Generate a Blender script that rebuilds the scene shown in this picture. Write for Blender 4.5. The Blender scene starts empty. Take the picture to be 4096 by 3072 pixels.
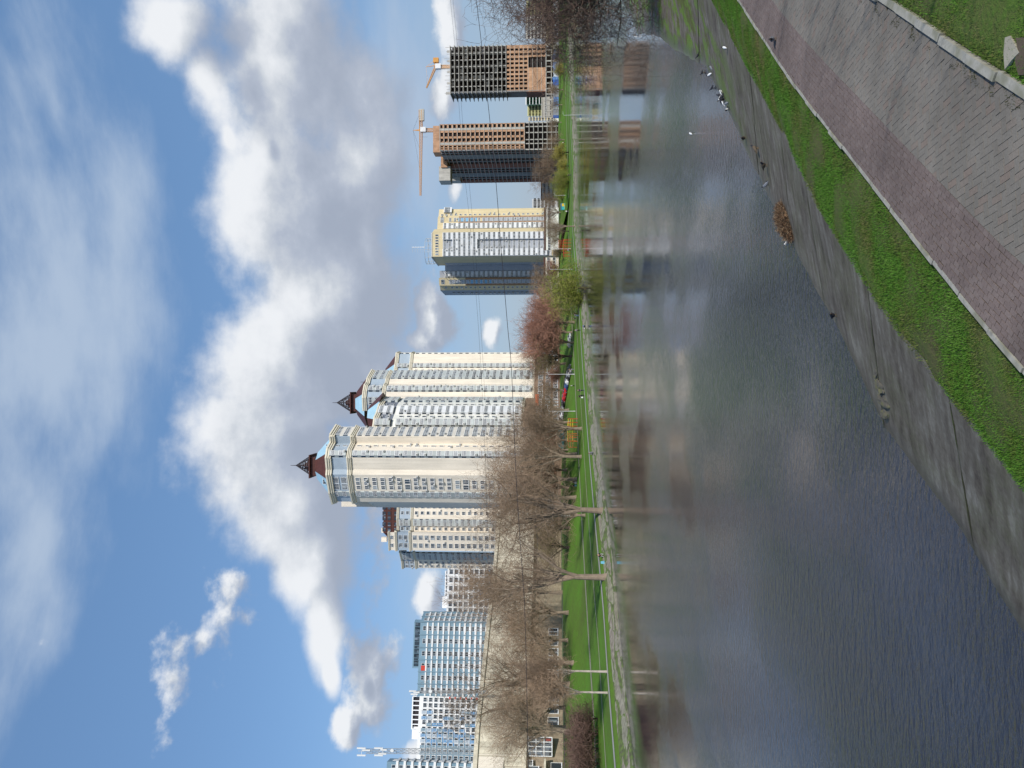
import bpy, math, random, bmesh
import numpy as np
from mathutils import Vector, Matrix, noise
R = random.Random(11)
scn = bpy.context.scene
COL = scn.collection
F0, HOR, H = 750.0, 555.0, 8.5
TH = math.atan((HOR-512)/F0)
cT, sT = math.cos(TH), math.sin(TH)

# ------------------------------------------------------------ camera model
def ray(x, y):
    a = (384 - y/4)/F0; b = (x/4 - 512)/F0
    return Vector((a, cT + b*sT, sT - b*cT))
def PY(x, y, Y):
    d = ray(x, y); t = Y/d.y
    return Vector((d.x*t, Y, H + d.z*t))
def PZ(x, y, z):
    d = ray(x, y); t = (z-H)/d.z
    return Vector((d.x*t, d.y*t, z))
cam = bpy.data.cameras.new("camera"); camo = bpy.data.objects.new("camera", cam); COL.objects.link(camo)
cam.sensor_width = 36; cam.lens = 36*F0/1024; cam.clip_start = 0.1; cam.clip_end = 20000
Fv = Vector((0, cT, sT)); Dv = Vector((0, sT, -cT)); Xv = Vector((1, 0, 0))
M = Matrix.Identity(4)
for i in range(3):
    M[i][0] = Dv[i]; M[i][1] = Xv[i]; M[i][2] = -Fv[i]
M[2][3] = H
camo.matrix_world = M
scn.camera = camo

# ------------------------------------------------------------ node helpers
class NT:
    def __init__(s, nt): s.nt = nt
    def n(s, typ, ins=None, **kw):
        nd = s.nt.nodes.new(typ)
        for k, v in kw.items(): setattr(nd, k, v)
        if ins:
            for k, v in ins.items():
                sock = nd.inputs[k]
                if isinstance(v, bpy.types.NodeSocket): s.nt.links.new(v, sock)
                else: sock.default_value = v
        return nd
    def math(s, op, a, b=0.0, c=None, clamp=False):
        ins = {0: a, 1: b}
        if c is not None: ins[2] = c
        nd = s.n('ShaderNodeMath', ins, operation=op); nd.use_clamp = clamp
        return nd.outputs[0]
    def vm(s, op, a, b=(0, 0, 0)):
        nd = s.n('ShaderNodeVectorMath', {0: a, 1: b}, operation=op)
        return nd.outputs['Value'] if op in ('LENGTH', 'DOT_PRODUCT') else nd.outputs[0]
    def ramp(s, f, pts, interp='LINEAR'):
        nd = s.n('ShaderNodeValToRGB', {0: f}); cr = nd.color_ramp; cr.interpolation = interp
        while len(cr.elements) < len(pts): cr.elements.new(0.5)
        for e, (p, c) in zip(cr.elements, pts):
            e.position = p; e.color = c if len(c) == 4 else (*c, 1)
        return nd.outputs[0]
    def mix(s, f, a, b, blend='MIX'):
        nd = s.n('ShaderNodeMix', data_type='RGBA', blend_type=blend)
        nd.clamp_factor = True
        for k, v in ((0, f), (6, a), (7, b)):
            if isinstance(v, bpy.types.NodeSocket): s.nt.links.new(v, nd.inputs[k])
            else: nd.inputs[k].default_value = v if k == 0 else ((*v, 1) if len(v) == 3 else v)
        return nd.outputs[2]
    def noise(s, vec, scale, detail=3, rough=.55, out=0):
        return s.n('ShaderNodeTexNoise', {'Vector': vec, 'Scale': scale, 'Detail': detail, 'Roughness': rough}).outputs[out]
    def mr(s, v, a, b, c=0.0, d=1.0, smooth=False):
        nd = s.n('ShaderNodeMapRange', {0: v, 1: a, 2: b, 3: c, 4: d})
        if smooth: nd.interpolation_type = 'SMOOTHSTEP'
        return nd.outputs[0]
    def scalev(s, v, sc):
        return s.n('ShaderNodeMapping', {'Vector': v, 'Scale': sc}).outputs[0]

def newmat(name):
    m = bpy.data.materials.new(name); m.use_nodes = True
    t = NT(m.node_tree); b = m.node_tree.nodes['Principled BSDF']
    return m, t, b
def L(t, o, i): t.nt.links.new(o, i)

def surf(name, col, rough=.8, var=.18, scale=.6, fine=8.0, spec=.3, bump=0.0, objvar=0.0, streak=0.0, tint=None, metal=0.0):
    """matt surface with large blotches, fine grain, optional vertical streaks and per object variation"""
    m, t, b = newmat(name)
    pos = t.n('ShaderNodeNewGeometry').outputs['Position']
    n1 = t.noise(pos, scale, 4); n2 = t.noise(pos, fine, 2)
    f = t.math('ADD', t.math('MULTIPLY', n1, .65), t.math('MULTIPLY', n2, .35))
    v = t.mr(f, .3, .7, 1-var, 1+var)
    if streak:
        n3 = t.noise(t.scalev(pos, (1.2, 1.2, .06)), 1.0, 3)
        v = t.math('MULTIPLY', v, t.mr(n3, .35, .65, 1-streak, 1+streak*.5))
    if objvar:
        r = t.n('ShaderNodeObjectInfo').outputs['Random']
        v = t.math('MULTIPLY', v, t.mr(r, 0, 1, 1-objvar, 1+objvar))
    c = t.mix(1.0, (*col, 1), t.n('ShaderNodeCombineColor', {0: v, 1: v, 2: v}).outputs[0], 'MULTIPLY')
    if tint:
        c = t.mix(t.mr(n1, .48, .62, 0, tint[1]), c, (*tint[0], 1))
    L(t, c, b.inputs['Base Color'])
    b.inputs['Roughness'].default_value = rough
    b.inputs['Specular IOR Level'].default_value = spec
    b.inputs['Metallic'].default_value = metal
    if bump:
        bp = t.n('ShaderNodeBump', {'Strength': bump, 'Distance': .02, 'Height': n2}).outputs[0]
        L(t, bp, b.inputs['Normal'])
    return m

def glassmat(name, dark, light, frac=.35, rough=.12, spec=.9):
    m, t, b = newmat(name)
    r = t.n('ShaderNodeObjectInfo').outputs['Random']
    pos = t.n('ShaderNodeNewGeometry').outputs['Position']
    n = t.n('ShaderNodeTexWhiteNoise', {'Vector': t.vm('FLOOR', t.vm('MULTIPLY', pos, (.9, .9, .5)))}).outputs[0]
    f = t.math('FRACT', t.math('ADD', t.math('MULTIPLY', r, 7.3), n))
    k = t.mr(f, 1-frac-.12, 1-frac+.2, 0, 1)
    L(t, t.mix(k, dark, light), b.inputs['Base Color'])
    b.inputs['Roughness'].default_value = rough
    b.inputs['Specular IOR Level'].default_value = spec
    return m

# ------------------------------------------------------------ mesh builder
class MB:
    def __init__(s): s.v = []; s.f = []; s.m = []; s.pc = []
    def add(s, vs, fs, mi=0):
        o = len(s.v); s.pc.append((o, len(s.f), len(vs), len(fs))); s.v += [tuple(v) for v in vs]; s.f += [tuple(i+o for i in f) for f in fs]
        s.m += [mi]*len(fs) if isinstance(mi, int) else list(mi)
    def quad(s, a, b, c, d, mi=0): s.add([a, b, c, d], [(0, 1, 2, 3)], mi)
    def box(s, x0, x1, y0, y1, z0, z1, mi=0, M=None):
        vs = [(x, y, z) for x in (x0, x1) for y in (y0, y1) for z in (z0, z1)]
        if M: vs = [M @ Vector(v) for v in vs]
        s.add(vs, [(0, 1, 3, 2), (4, 6, 7, 5), (0, 4, 5, 1), (2, 3, 7, 6), (0, 2, 6, 4), (1, 5, 7, 3)], mi)
    def prism(s, poly, z0, z1, mi=0, top=None, M=None, top_mi=None):
        n = len(poly); tp = top or poly
        vs = [(p[0], p[1], z0) for p in poly] + [(p[0], p[1], z1) for p in tp]
        if M: vs = [M @ Vector(v) for v in vs]
        fs = [(i, (i+1) % n, n+(i+1) % n, n+i) for i in range(n)]
        ms = list(mi) if not isinstance(mi, int) else [mi]*n
        tm = ms[0] if top_mi is None else top_mi
        s.add(vs, fs + [tuple(range(n-1, -1, -1)), tuple(range(n, 2*n))], ms+[tm, tm])
    def tube(s, p0, p1, r0, r1=None, n=6, mi=0, cap=True):
        r1 = r0 if r1 is None else r1
        p0 = Vector(p0); p1 = Vector(p1); d = (p1-p0)
        if d.length < 1e-6: return
        d.normalize(); a = d.orthogonal().normalized(); b = d.cross(a)
        vs = []
        for p, r in ((p0, r0), (p1, r1)):
            for i in range(n):
                an = 2*math.pi*i/n; vs.append(p + a*(r*math.cos(an)) + b*(r*math.sin(an)))
        fs = [(i, (i+1) % n, n+(i+1) % n, n+i) for i in range(n)]
        if cap: fs += [tuple(range(n-1, -1, -1)), tuple(range(n, 2*n))]
        s.add(vs, fs, mi)
    def loft(s, rings, mi=0, cap=True):
        n = len(rings[0]); vs = [v for r in rings for v in r]; fs = []
        for k in range(len(rings)-1):
            for i in range(n):
                fs.append((k*n+i, k*n+(i+1) % n, (k+1)*n+(i+1) % n, (k+1)*n+i))
        if cap: fs += [tuple(range(n-1, -1, -1)), tuple(range((len(rings)-1)*n, len(rings)*n))]
        s.add(vs, fs, mi)
    def mesh(s, name, mats, off=None, smooth=False):
        me = bpy.data.meshes.new(name)
        v = s.v if off is None else [(a-off[0], b-off[1], c-off[2]) for a, b, c in s.v]
        me.from_pydata(v, [], s.f)
        for m in (mats if isinstance(mats, (list, tuple)) else [mats]): me.materials.append(m)
        if any(s.m): me.polygons.foreach_set('material_index', s.m)
        if smooth: me.polygons.foreach_set('use_smooth', [True]*len(s.f))
        me.update()
        return me
    def build(s, name, mats, parent=None, smooth=False, local=False):
        off = None
        if parent is not None and not local:
            off = abs_loc(parent)
        o = bpy.data.objects.new(name, s.mesh(name, mats, off, smooth)); COL.objects.link(o)
        if parent is not None: o.parent = parent
        return o
def abs_loc(o):
    l = Vector((0, 0, 0))
    while o is not None: l += o.location; o = o.parent
    return l
def tag(o, label=None, cat=None, group=None, kind=None):
    if label: o['label'] = label
    if cat: o['category'] = cat
    if group: o['group'] = group
    if kind: o['kind'] = kind
    return o
def empty(name, loc, label, cat, group=None):
    o = bpy.data.objects.new(name, None); COL.objects.link(o); o.location = loc; o.empty_display_size = .5
    return tag(o, label, cat, group)
def children(o): return [c for c in COL.objects if c.parent == o]
def copy_tree(o, parent=None, kids=None):
    c = o.copy(); COL.objects.link(c); c.parent = parent
    for ch in (kids[o.name] if kids and o.name in kids else list(o.children)): copy_tree(ch, c)
    return c

# ------------------------------------------------------------ materials
beige = surf('cream_plaster', (.78, .70, .585), var=.10, scale=.12, fine=2, streak=.10)
greyb = surf('grey_plaster', (.68, .64, .57), var=.08, scale=.12, fine=2, streak=.08)
whitep = surf('white_plaster', (.76, .75, .69), var=.08, scale=.2, fine=2, streak=.08)
panel = surf('grey_blue_panel', (.47, .50, .49), var=.12, scale=.3, objvar=.12)
bandb = surf('pale_blue_band', (.36, .43, .50), var=.12, scale=.3, rough=.5)
cornm = surf('cream_cornice', (.72, .66, .53), var=.1)
brownr = surf('brown_metal_roof', (.085, .03, .022), rough=.5, var=.2, scale=.5, streak=.15)
bluer = surf('light_blue_metal_roof', (.32, .50, .60), rough=.4, var=.12, scale=.3)
framew = surf('white_window_frame', (.75, .75, .74), rough=.5, var=.05)
darkst = surf('dark_steel', (.03, .025, .028), rough=.5, var=.2)
acm = surf('air_conditioner_white', (.6, .6, .58), rough=.5, var=.1)
acd = surf('air_conditioner_grille', (.06, .06, .06), rough=.6)
glass = glassmat('window_glass', (.03, .042, .055), (.30, .34, .36), .22)
glassd = glassmat('dark_window_glass', (.02, .028, .035), (.16, .19, .22), .25)
podm = surf('brown_stone_cladding', (.26, .17, .115), var=.2, scale=.3, streak=.1)
yel = surf('yellow_plaster', (.66, .55, .34), var=.1, scale=.1, streak=.1)
yeld = surf('brown_ochre_plaster', (.33, .19, .10), var=.1, scale=.1)
white2 = surf('white_balcony_panel', (.70, .71, .72), var=.08, scale=.5, objvar=.08)
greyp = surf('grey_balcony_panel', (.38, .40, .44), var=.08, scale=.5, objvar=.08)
bluep = surf('blue_balcony_panel', (.20, .42, .62), var=.08, scale=.5)
brick = surf('orange_brick', (.47, .275, .165), var=.35, scale=.4, fine=5, streak=.1, objvar=.1)
brickd = surf('shaded_brick', (.22, .09, .06), var=.2, scale=.4, fine=5)  # orange brick darkened, shade of the tower sides put into the colour
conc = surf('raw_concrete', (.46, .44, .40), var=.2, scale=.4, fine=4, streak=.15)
concd = surf('shaded_concrete', (.24, .24, .24), var=.25, scale=.3, fine=4, streak=.2)  # raw concrete darkened to paint in the shade of the side walls
darkin = surf('interior_shade', (.03, .022, .02), var=.4, scale=.3)  # near-black tone paints the shade inside the open floors
slateb = surf('slate_blue_cladding', (.17, .27, .34), rough=.5, var=.1, scale=.3, objvar=.1)
midb = surf('mid_blue_cladding', (.12, .28, .48), rough=.5, var=.12)
whiteb = surf('white_cladding', (.78, .78, .77), rough=.5, var=.05)
cranem = surf('orange_crane_steel', (.62, .30, .07), rough=.5, var=.15)
cranew = surf('white_crane_cab', (.75, .75, .75), rough=.5)
hallm = surf('stained_cream_concrete', (.66, .60, .47), var=.20, scale=.35, fine=3, streak=.25, tint=((.36, .31, .23), .5))
halld = surf('brown_hall_panel', (.30, .24, .17), var=.25, scale=.4, fine=3, streak=.2)
steelg = surf('galvanised_steel', (.42, .43, .43), rough=.5, var=.1, metal=.3)
redp = surf('red_paint', (.55, .05, .03), rough=.5)
orangep = surf('orange_paint', (.65, .13, .04), rough=.5)
yelp = surf('yellow_paint', (.75, .50, .05), rough=.5)
bluet = surf('blue_paint', (.03, .12, .40), rough=.5, var=.3, scale=.5)
teal = surf('teal_paint', (.05, .42, .42), rough=.5)
# ------------------------------------------------------------ terrain curves
def resample(pts, step):
    out = [Vector(pts[0])]
    # catmull-rom dense then uniform
    P = [Vector(p) for p in pts]; dense = []
    for i in range(len(P)-1):
        p0 = P[max(i-1, 0)]; p1 = P[i]; p2 = P[i+1]; p3 = P[min(i+2, len(P)-1)]
        for k in range(24):
            t = k/24
            dense.append(.5*((2*p1)+(p2-p0)*t+(2*p0-5*p1+4*p2-p3)*t*t+(3*p1-p0-3*p2+p3)*t**3))
    dense.append(P[-1]); acc = 0; out = [dense[0]]
    for a, b in zip(dense, dense[1:]):
        acc += (b-a).length
        if acc >= step: out.append(b); acc = 0
    return out
def v2(p): return Vector((p[0], p[1]))
farpx = [(2534, 3072), (2485, 2600), (2458, 2300), (2420, 2000), (2386, 1700), (2357, 1400), (2334, 1130), (2305, 840), (2290, 680), (2277, 380), (2273, 100)]
FW = [v2(PZ(x, y, 0)) for x, y in farpx]
d0 = (FW[0]-FW[1]).normalized(); d1 = (FW[-1]-FW[-3]).normalized()
# smooth the far end
FW = [FW[0]+d0*160, FW[0]+d0*60] + FW[:8] + [v2((95, 305)), v2((130, 345)), v2((235, 455))] + [v2((700, 880)), v2((1500, 1500))]
FWc = resample(FW, 3.0)
FWa = np.array([[p.x, p.y] for p in FWc])
farprof = [(-3, -1.2), (0, 0), (3.2, 1.25), (3.7, 1.5), (6.3, 1.52), (7, 1.5), (25, 2.3), (33, 3.0), (42, 5.0), (52, 6.2), (62, 6.5)]
def far_off(X, Y):
    A = FWa[:-1]; Bv = FWa[1:]-A; p = np.array([X, Y])
    t = np.clip(((p-A)*Bv).sum(1)/(Bv*Bv).sum(1), 0, 1); q = A+Bv*t[:, None]
    dd = ((p-q)**2).sum(1); k = int(dd.argmin()); d = math.sqrt(dd[k]); bx, by = Bv[k]; w = p-A[k]
    side = bx*w[1]-by*w[0]      # left of travel = land
    return d if side > 0 else -d
def zfar(X, Y):
    d = far_off(X, Y)
    return float(np.interp(d, [a for a, b in farprof], [b for a, b in farprof]))
def hit(x, y, far=700, dz=0):
    """first point where the view ray meets the far bank"""
    d = ray(x, y); Y = 60.0
    while Y < far:
        t = Y/d.y; z = H+d.z*t
        if z <= zfar(d.x*t, Y): return Vector((d.x*t, Y, zfar(d.x*t, Y)))
        Y += 1.0
    return None
# near bank: kerb line is the spine
ZK = 2.3
kpx = [(4096, 1471), (3860, 1198), (3419, 644), (3151, 297), (2956, 0)]
KP = [v2(PZ(x, y, ZK)) for x, y in kpx]
dk = (KP[0]-KP[1]).normalized()
KP = [KP[0]+dk*60, KP[0]+dk*12] + KP + [v2((22, 36)), v2((45, 62)), v2((80, 110)), v2((190, 250)), v2((420, 500)), v2((900, 1000))]
KC = resample(KP, .5)
# arc length and normals
KS = [0.0]
for a, b in zip(KC, KC[1:]): KS.append(KS[-1]+(b-a).length)
KN = []
for i in range(len(KC)):
    a = KC[max(i-1, 0)]; b = KC[min(i+1, len(KC)-1)]; t = (b-a).normalized(); KN.append(Vector((-t.y, t.x)))
KSa = np.array(KS); KCx = np.array([p.x for p in KC]); KCy = np.array([p.y for p in KC]); KNx = np.array([p.x for p in KN]); KNy = np.array([p.y for p in KN])
def near_so(p):
    d = (KCx-p[0])**2+(KCy-p[1])**2; k = int(d.argmin())
    o = (p[0]-KCx[k])*KNx[k]+(p[1]-KCy[k])*KNy[k]
    return KSa[k], o
def near_pt(s, o):   # o > 0 towards the water
    x = np.interp(s, KSa, KCx); y = np.interp(s, KSa, KCy); nx = np.interp(s, KSa, KNx); ny = np.interp(s, KSa, KNy)
    return x+nx*o, y+ny*o
wpx = [(4096, 2500), (3870, 2140), (3528, 1668), (3340, 1270), (3148, 924), (2990, 600), (2920, 440), (2832, 276), (2700, 190), (2600, 130), (2556, 128)]
WO = sorted(near_so(v2(PZ(x, y, 0))) for x, y in wpx)
gpx = [(4096, 1931), (4019, 1837), (3802, 1569), (3621, 1345), (3513, 1200), (3260, 789), (3144, 535), (2999, 275), (2854, 0)]
GO = sorted(near_so(v2(PZ(x, y, 1.5))) for x, y in gpx)
SEAM = [(s, o) for s, o in GO]
S_START, S_END = 20.0, KSa[-1]
def interp_o(T, s):
    return float(np.interp(s, [a for a, b in T], [b for a, b in T]))
print('water offsets', WO); print('grass offsets', GO)

# ------------------------------------------------------------ setting materials
def grassmat(name, cols, scale=1.2):
    m, t, b = newmat(name)
    pos = t.n('ShaderNodeNewGeometry').outputs['Position']
    n1 = t.noise(pos, scale*.25, 4); n2 = t.noise(pos, scale*6, 4, .7)
    f = t.math('ADD', t.math('MULTIPLY', n1, .6), t.math('MULTIPLY', n2, .4))
    c = t.ramp(f, [(.32, cols[0]), (.5, cols[1]), (.62, cols[2]), (.72, cols[3])])
    L(t, c, b.inputs['Base Color']); b.inputs['Roughness'].default_value = .9; b.inputs['Specular IOR Level'].default_value = .1
    L(t, t.n('ShaderNodeBump', {'Strength': .6, 'Distance': .08, 'Height': n2}).outputs[0], b.inputs['Normal'])
    return m
grass_near = grassmat('near_grass', [(.12, .095, .05), (.10, .12, .035), (.085, .15, .025), (.16, .17, .06)])
grass_far = grassmat('far_grass', [(.075, .085, .03), (.08, .15, .022), (.085, .20, .022), (.19, .18, .08)], .22)
grass_dry = grassmat('plateau_ground', [(.07, .06, .04), (.09, .09, .04), (.07, .10, .03), (.13, .11, .07)], .2)
earthm = surf('bare_earth', (.10, .075, .05), var=.3, scale=1.5)

def slabmat():
    m, t, b = newmat('wet_concrete_slab')
    g = t.n('ShaderNodeNewGeometry'); pos = g.outputs['Position']
    uv = t.n('ShaderNodeUVMap').outputs[0]
    n1 = t.noise(pos, .8, 5, .6); n2 = t.noise(pos, 9, 4, .65)
    n3 = t.noise(t.scalev(uv, (1.6, .35, 1)), 2.2, 5, .6)     # streaks across the slope
    f = t.math('ADD', t.math('MULTIPLY', n3, .5), t.math('ADD', t.math('MULTIPLY', n1, .3), t.math('MULTIPLY', n2, .2)))
    c = t.ramp(f, [(.36, (.05, .038, .027)), (.45, (.105, .086, .064)), (.53, (.15, .13, .10)), (.62, (.235, .212, .172))])
    # brown algae and moss patches
    n4 = t.noise(pos, .55, 4, .6)
    sx = t.n('ShaderNodeSeparateXYZ', {0: uv}); sx_u = sx.outputs[0]; sy = sx.outputs[1]
    farm = t.math('MULTIPLY', t.mr(sx_u, 78, 100, 0, 1, True), t.mr(sy, 3.2, 4.6, .2, 1))
    k = t.math('MULTIPLY', t.mr(n4, .47, .56), t.mr(farm, 0, 1, .15, 1.0))
    c = t.mix(k, c, t.ramp(t.noise(pos, 6, 3), [(.3, (.07, .045, .025)), (.6, (.10, .13, .02))]))
    k2 = t.math('MULTIPLY', t.mr(t.noise(t.scalev(uv, (.5, 1, 1)), .7, 4), .50, .56), farm)
    c = t.mix(k2, c, t.ramp(n2, [(.3, (.07, .11, .015)), (.7, (.15, .24, .03))]))
    # wet dark rim near the water
    z = t.n('ShaderNodeSeparateXYZ', {0: pos}).outputs[2]
    c = t.mix(t.mr(z, .02, .22, .6, 0, True), c, (.03, .028, .022))
    L(t, c, b.inputs['Base Color'])
    L(t, t.mr(z, 0, .3, .3, .85), b.inputs['Roughness'])
    b.inputs['Specular IOR Level'].default_value = .3
    L(t, t.n('ShaderNodeBump', {'Strength': .5, 'Distance': .02, 'Height': f}).outputs[0], b.inputs['Normal'])
    return m
slabm = slabmat()
mossm = grassmat('moss_joint', [(.04, .035, .025), (.07, .07, .03), (.09, .14, .025), (.12, .16, .03)], 3)

def strip(rows, name, mats, kind='structure', uv=None, parent=None, smooth=True):
    """rows: list of rows of 3D points -> one grid sheet"""
    nr, nc = len(rows), len(rows[0])
    me = bpy.data.meshes.new(name)
    v = [tuple(p) for r in rows for p in r]
    f = [(i*nc+j, i*nc+j+1, (i+1)*nc+j+1, (i+1)*nc+j) for i in range(nr-1) for j in range(nc-1)]
    me.from_pydata(v, [], f)
    for m in (mats if isinstance(mats, list) else [mats]): me.materials.append(m)
    if uv:
        ul = me.uv_layers.new(name='UVMap'); flat = [q for r in uv for q in r]
        for li, lp in enumerate(me.loops): ul.data[li].uv = flat[lp.vertex_index]
    if smooth: me.polygons.foreach_set('use_smooth', [True]*len(f))
    me.update()
    o = bpy.data.objects.new(name, me); COL.objects.link(o)
    if parent: o.parent = parent
    if kind: o['kind'] = kind
    return o

# ---- near bank sheets
ss = list(np.arange(S_START, 60, .5)) + list(np.arange(60, 135, .2)) + list(np.arange(135, S_END, 6))
def jig(s, k, a): return a*noise.noise(Vector((s*.9, k, 0)))+a*.5*noise.noise(Vector((s*3.1, k, 5)))
def bank_z(o, og, ow):
    if o < og: return ZK-.06-(o/og)*(ZK-.06-1.5)
    return 1.5*(1-(o-og)/(ow-og))
rows, uvs = [], []
for s in ss:
    og = interp_o(GO, s); ow = interp_o(WO, s)
    r, u = [], []
    for k in range(15):
        q = k/12.0; o = og-.4+(ow-og+.4)*q
        z = bank_z(o, og, ow)-.02 if o > og else bank_z(o, og, ow)-.06
        x, y = near_pt(s, o); r.append((x, y, z+.02*noise.noise(Vector((x*.6, y*.6, 0))))); u.append((s, o))
    rows.append(r); uvs.append(u)
strip(rows, 'embankment_base', mossm, uv=uvs)
# concrete slabs laid on it, separated by joints that run down the slope
def jt(g, w): return (near_so(v2(PZ(g[0], g[1], 1.5)))[0], near_so(v2(PZ(w[0], w[1], 0)))[0])
JC = jt((3817, 1600), (3903, 2200)); JB = jt((3469, 1140), (3556, 1690)); JA = jt((3223, 709), (3305, 1195))
print('joints', JC, JB, JA)
JT = [(S_START, S_START), (JC[0]-12, JC[1]-12), (JC[0]-6, JC[1]-6), JC, JB, JA]
a_, b_ = JA; rj = random.Random(8)
while b_ < 320:
    st = rj.uniform(3.0, 5.5); a_ += st*(.85 if b_ < 120 else 1); b_ += st*1.1; a_ = a_+(b_-a_)*.08; JT.append((a_, b_))
def slope_pt(st, sb, f, lift=0.0):
    q = st+(sb-st)*f; og = interp_o(GO, q); ow = interp_o(WO, q); o = og-.25+(ow*1.0-og+.25+.5)*f; x, y = near_pt(q, o)
    z = 1.5*(1-(o-og)/(ow-og)) if o > og else 1.5
    return (x, y, z+lift), (q, o)
mv, mf, muv = [], [], []; rj = random.Random(2); NC = 22
for (t0, b0), (t1, b1) in zip(JT, JT[1:]):
    base = len(mv); n = max(4, min(60, int((b1-b0)/.18))); dz = rj.uniform(-.012, .012); tz = rj.uniform(-.010, .010); g0 = .012
    for i in range(n+1):
        f_ = i/n; f2 = (g0/(b1-b0))+(1-2*g0/(b1-b0))*f_
        for k in range(NC+1):
            p, u = slope_pt(t0+(t1-t0)*f2, b0+(b1-b0)*f2, k/NC, .03+dz+tz*f_)
            w_ = .018*noise.noise(Vector((p[0]*.9, p[1]*.9, 3)))
            mv.append((p[0], p[1], p[2]+w_)); muv.append(u)
    for i in range(n):
        for k in range(NC):
            a = base+i*(NC+1)+k; mf.append((a, a+1, a+NC+2, a+NC+1))
me = bpy.data.meshes.new('embankment_slabs'); me.from_pydata(mv, [], mf); me.materials.append(slabm)
ul = me.uv_layers.new(name='UVMap')
for li, lp in enumerate(me.loops): ul.data[li].uv = muv[lp.vertex_index]
me.polygons.foreach_set('use_smooth', [True]*len(mf)); me.update()
o = bpy.data.objects.new('embankment_slabs', me); COL.objects.link(o); o['kind'] = 'structure'
mv, mf = [], []
for q_, (t0, b0) in enumerate(JT[1:40]):
    base = len(mv); n = 60; m_ = 0
    for k in range(n+1):
        f_ = k/n*.93; w_ = .008+.05*max(0, noise.noise(Vector((q_*3.3, f_*7, 1)))+.12)+.02*max(0, noise.noise(Vector((q_*3.3, f_*25, 4))))
        for d_ in (-w_, w_):
            p, u = slope_pt(t0+d_+.02*noise.noise(Vector((q_, f_*12, 9))), b0+d_+.02*noise.noise(Vector((q_, f_*12, 9))), f_, .052); mv.append(p)
    mf += [(base+2*k, base+2*k+1, base+2*k+3, base+2*k+2) for k in range(n)]
me = bpy.data.meshes.new('moss_joints'); me.from_pydata(mv, [], mf); me.materials.append(mossm); me.update()
o = bpy.data.objects.new('moss_joints', me); COL.objects.link(o); o['kind'] = 'structure'
# grass strip, kerb, path, right kerb, right grass
rows = []
for s in ss:
    og = interp_o(GO, s)+jig(s, 21, .12); r = []
    for k in range(9):
        o = .10+(og-.10)*k/8; x, y = near_pt(s, o)
        z = ZK-.10-(ZK-.10-1.55)*(k/8)**1.3
        if k == 8: z -= .03
        r.append((x, y, z+.05*noise.noise(Vector((x*1.1, y*1.1, 7)))*(1 if 0 < k < 8 else 0)))
    rows.append(r)
strip(rows, 'grass_verge', grass_near)
PW = 2.85
def kerb(o0, o1, ztop, name, jit):
    mb = MB(); s = S_START; rr = random.Random(5)
    while s < 300:
        e = s+1.0; dz = rr.uniform(-jit, jit); w = rr.uniform(-jit, jit)*1.2
        P = [near_pt(s+.01, o0+w), near_pt(e-.012, o0+w), near_pt(e-.012, o1+w), near_pt(s+.01, o1+w)]
        mb.prism([(p[0], p[1]) for p in P], ztop-.25, ztop+dz)
        s = e
    return tag(mb.build(name, kerbm), kind='structure')
kerbm = surf('kerb_concrete', (.33, .315, .27), var=.35, scale=2.5, fine=20, rough=.9, tint=((.10, .10, .05), .6))
kerb(-.0, .075, ZK+.008, 'kerb', .012)
kerb(-PW-.13, -PW, ZK+.05, 'kerb', .02)
# bed of sand and moss below the pavers
bedm = grassmat('paver_joint_bed', [(.05, .04, .03), (.06, .05, .035), (.075, .065, .04), (.09, .10, .03)], 2)
rows = []
for s in ss:
    rows.append([(*near_pt(s, -PW*k/6), ZK-.012) for k in range(7)])
strip(rows, 'path_bed', bedm)
def pavermat(name, cols):
    m, t, b = newmat(name)
    at = t.n('ShaderNodeAttribute', attribute_name='rnd').outputs['Fac']
    pos = t.n('ShaderNodeNewGeometry').outputs['Position']
    c = t.ramp(at, cols, 'LINEAR')
    n = t.noise(pos, 30, 4, .7); n1 = t.noise(pos, .8, 4)
    v = t.math('MULTIPLY', t.mr(n, .3, .7, .82, 1.15), t.mr(n1, .3, .7, .78, 1.18))
    c = t.mix(1, c, t.n('ShaderNodeCombineColor', {0: v, 1: v, 2: v}).outputs[0], 'MULTIPLY')
    L(t, c, b.inputs['Base Color']); b.inputs['Roughness'].default_value = .85; b.inputs['Specular IOR Level'].default_value = .25
    L(t, t.n('ShaderNodeBump', {'Strength': .3, 'Distance': .004, 'Height': n}).outputs[0], b.inputs['Normal'])
    return m
pav_red = pavermat('red_paver', [(0, (.145, .11, .098)), (.5, (.158, .12, .106)), (1, (.172, .135, .12))])
pav_grey = pavermat('grey_paver', [(0, (.16, .143, .12)), (.45, (.175, .158, .134)), (.62, (.182, .16, .134)), (.8, (.185, .155, .128)), (1, (.19, .148, .12))])
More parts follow.
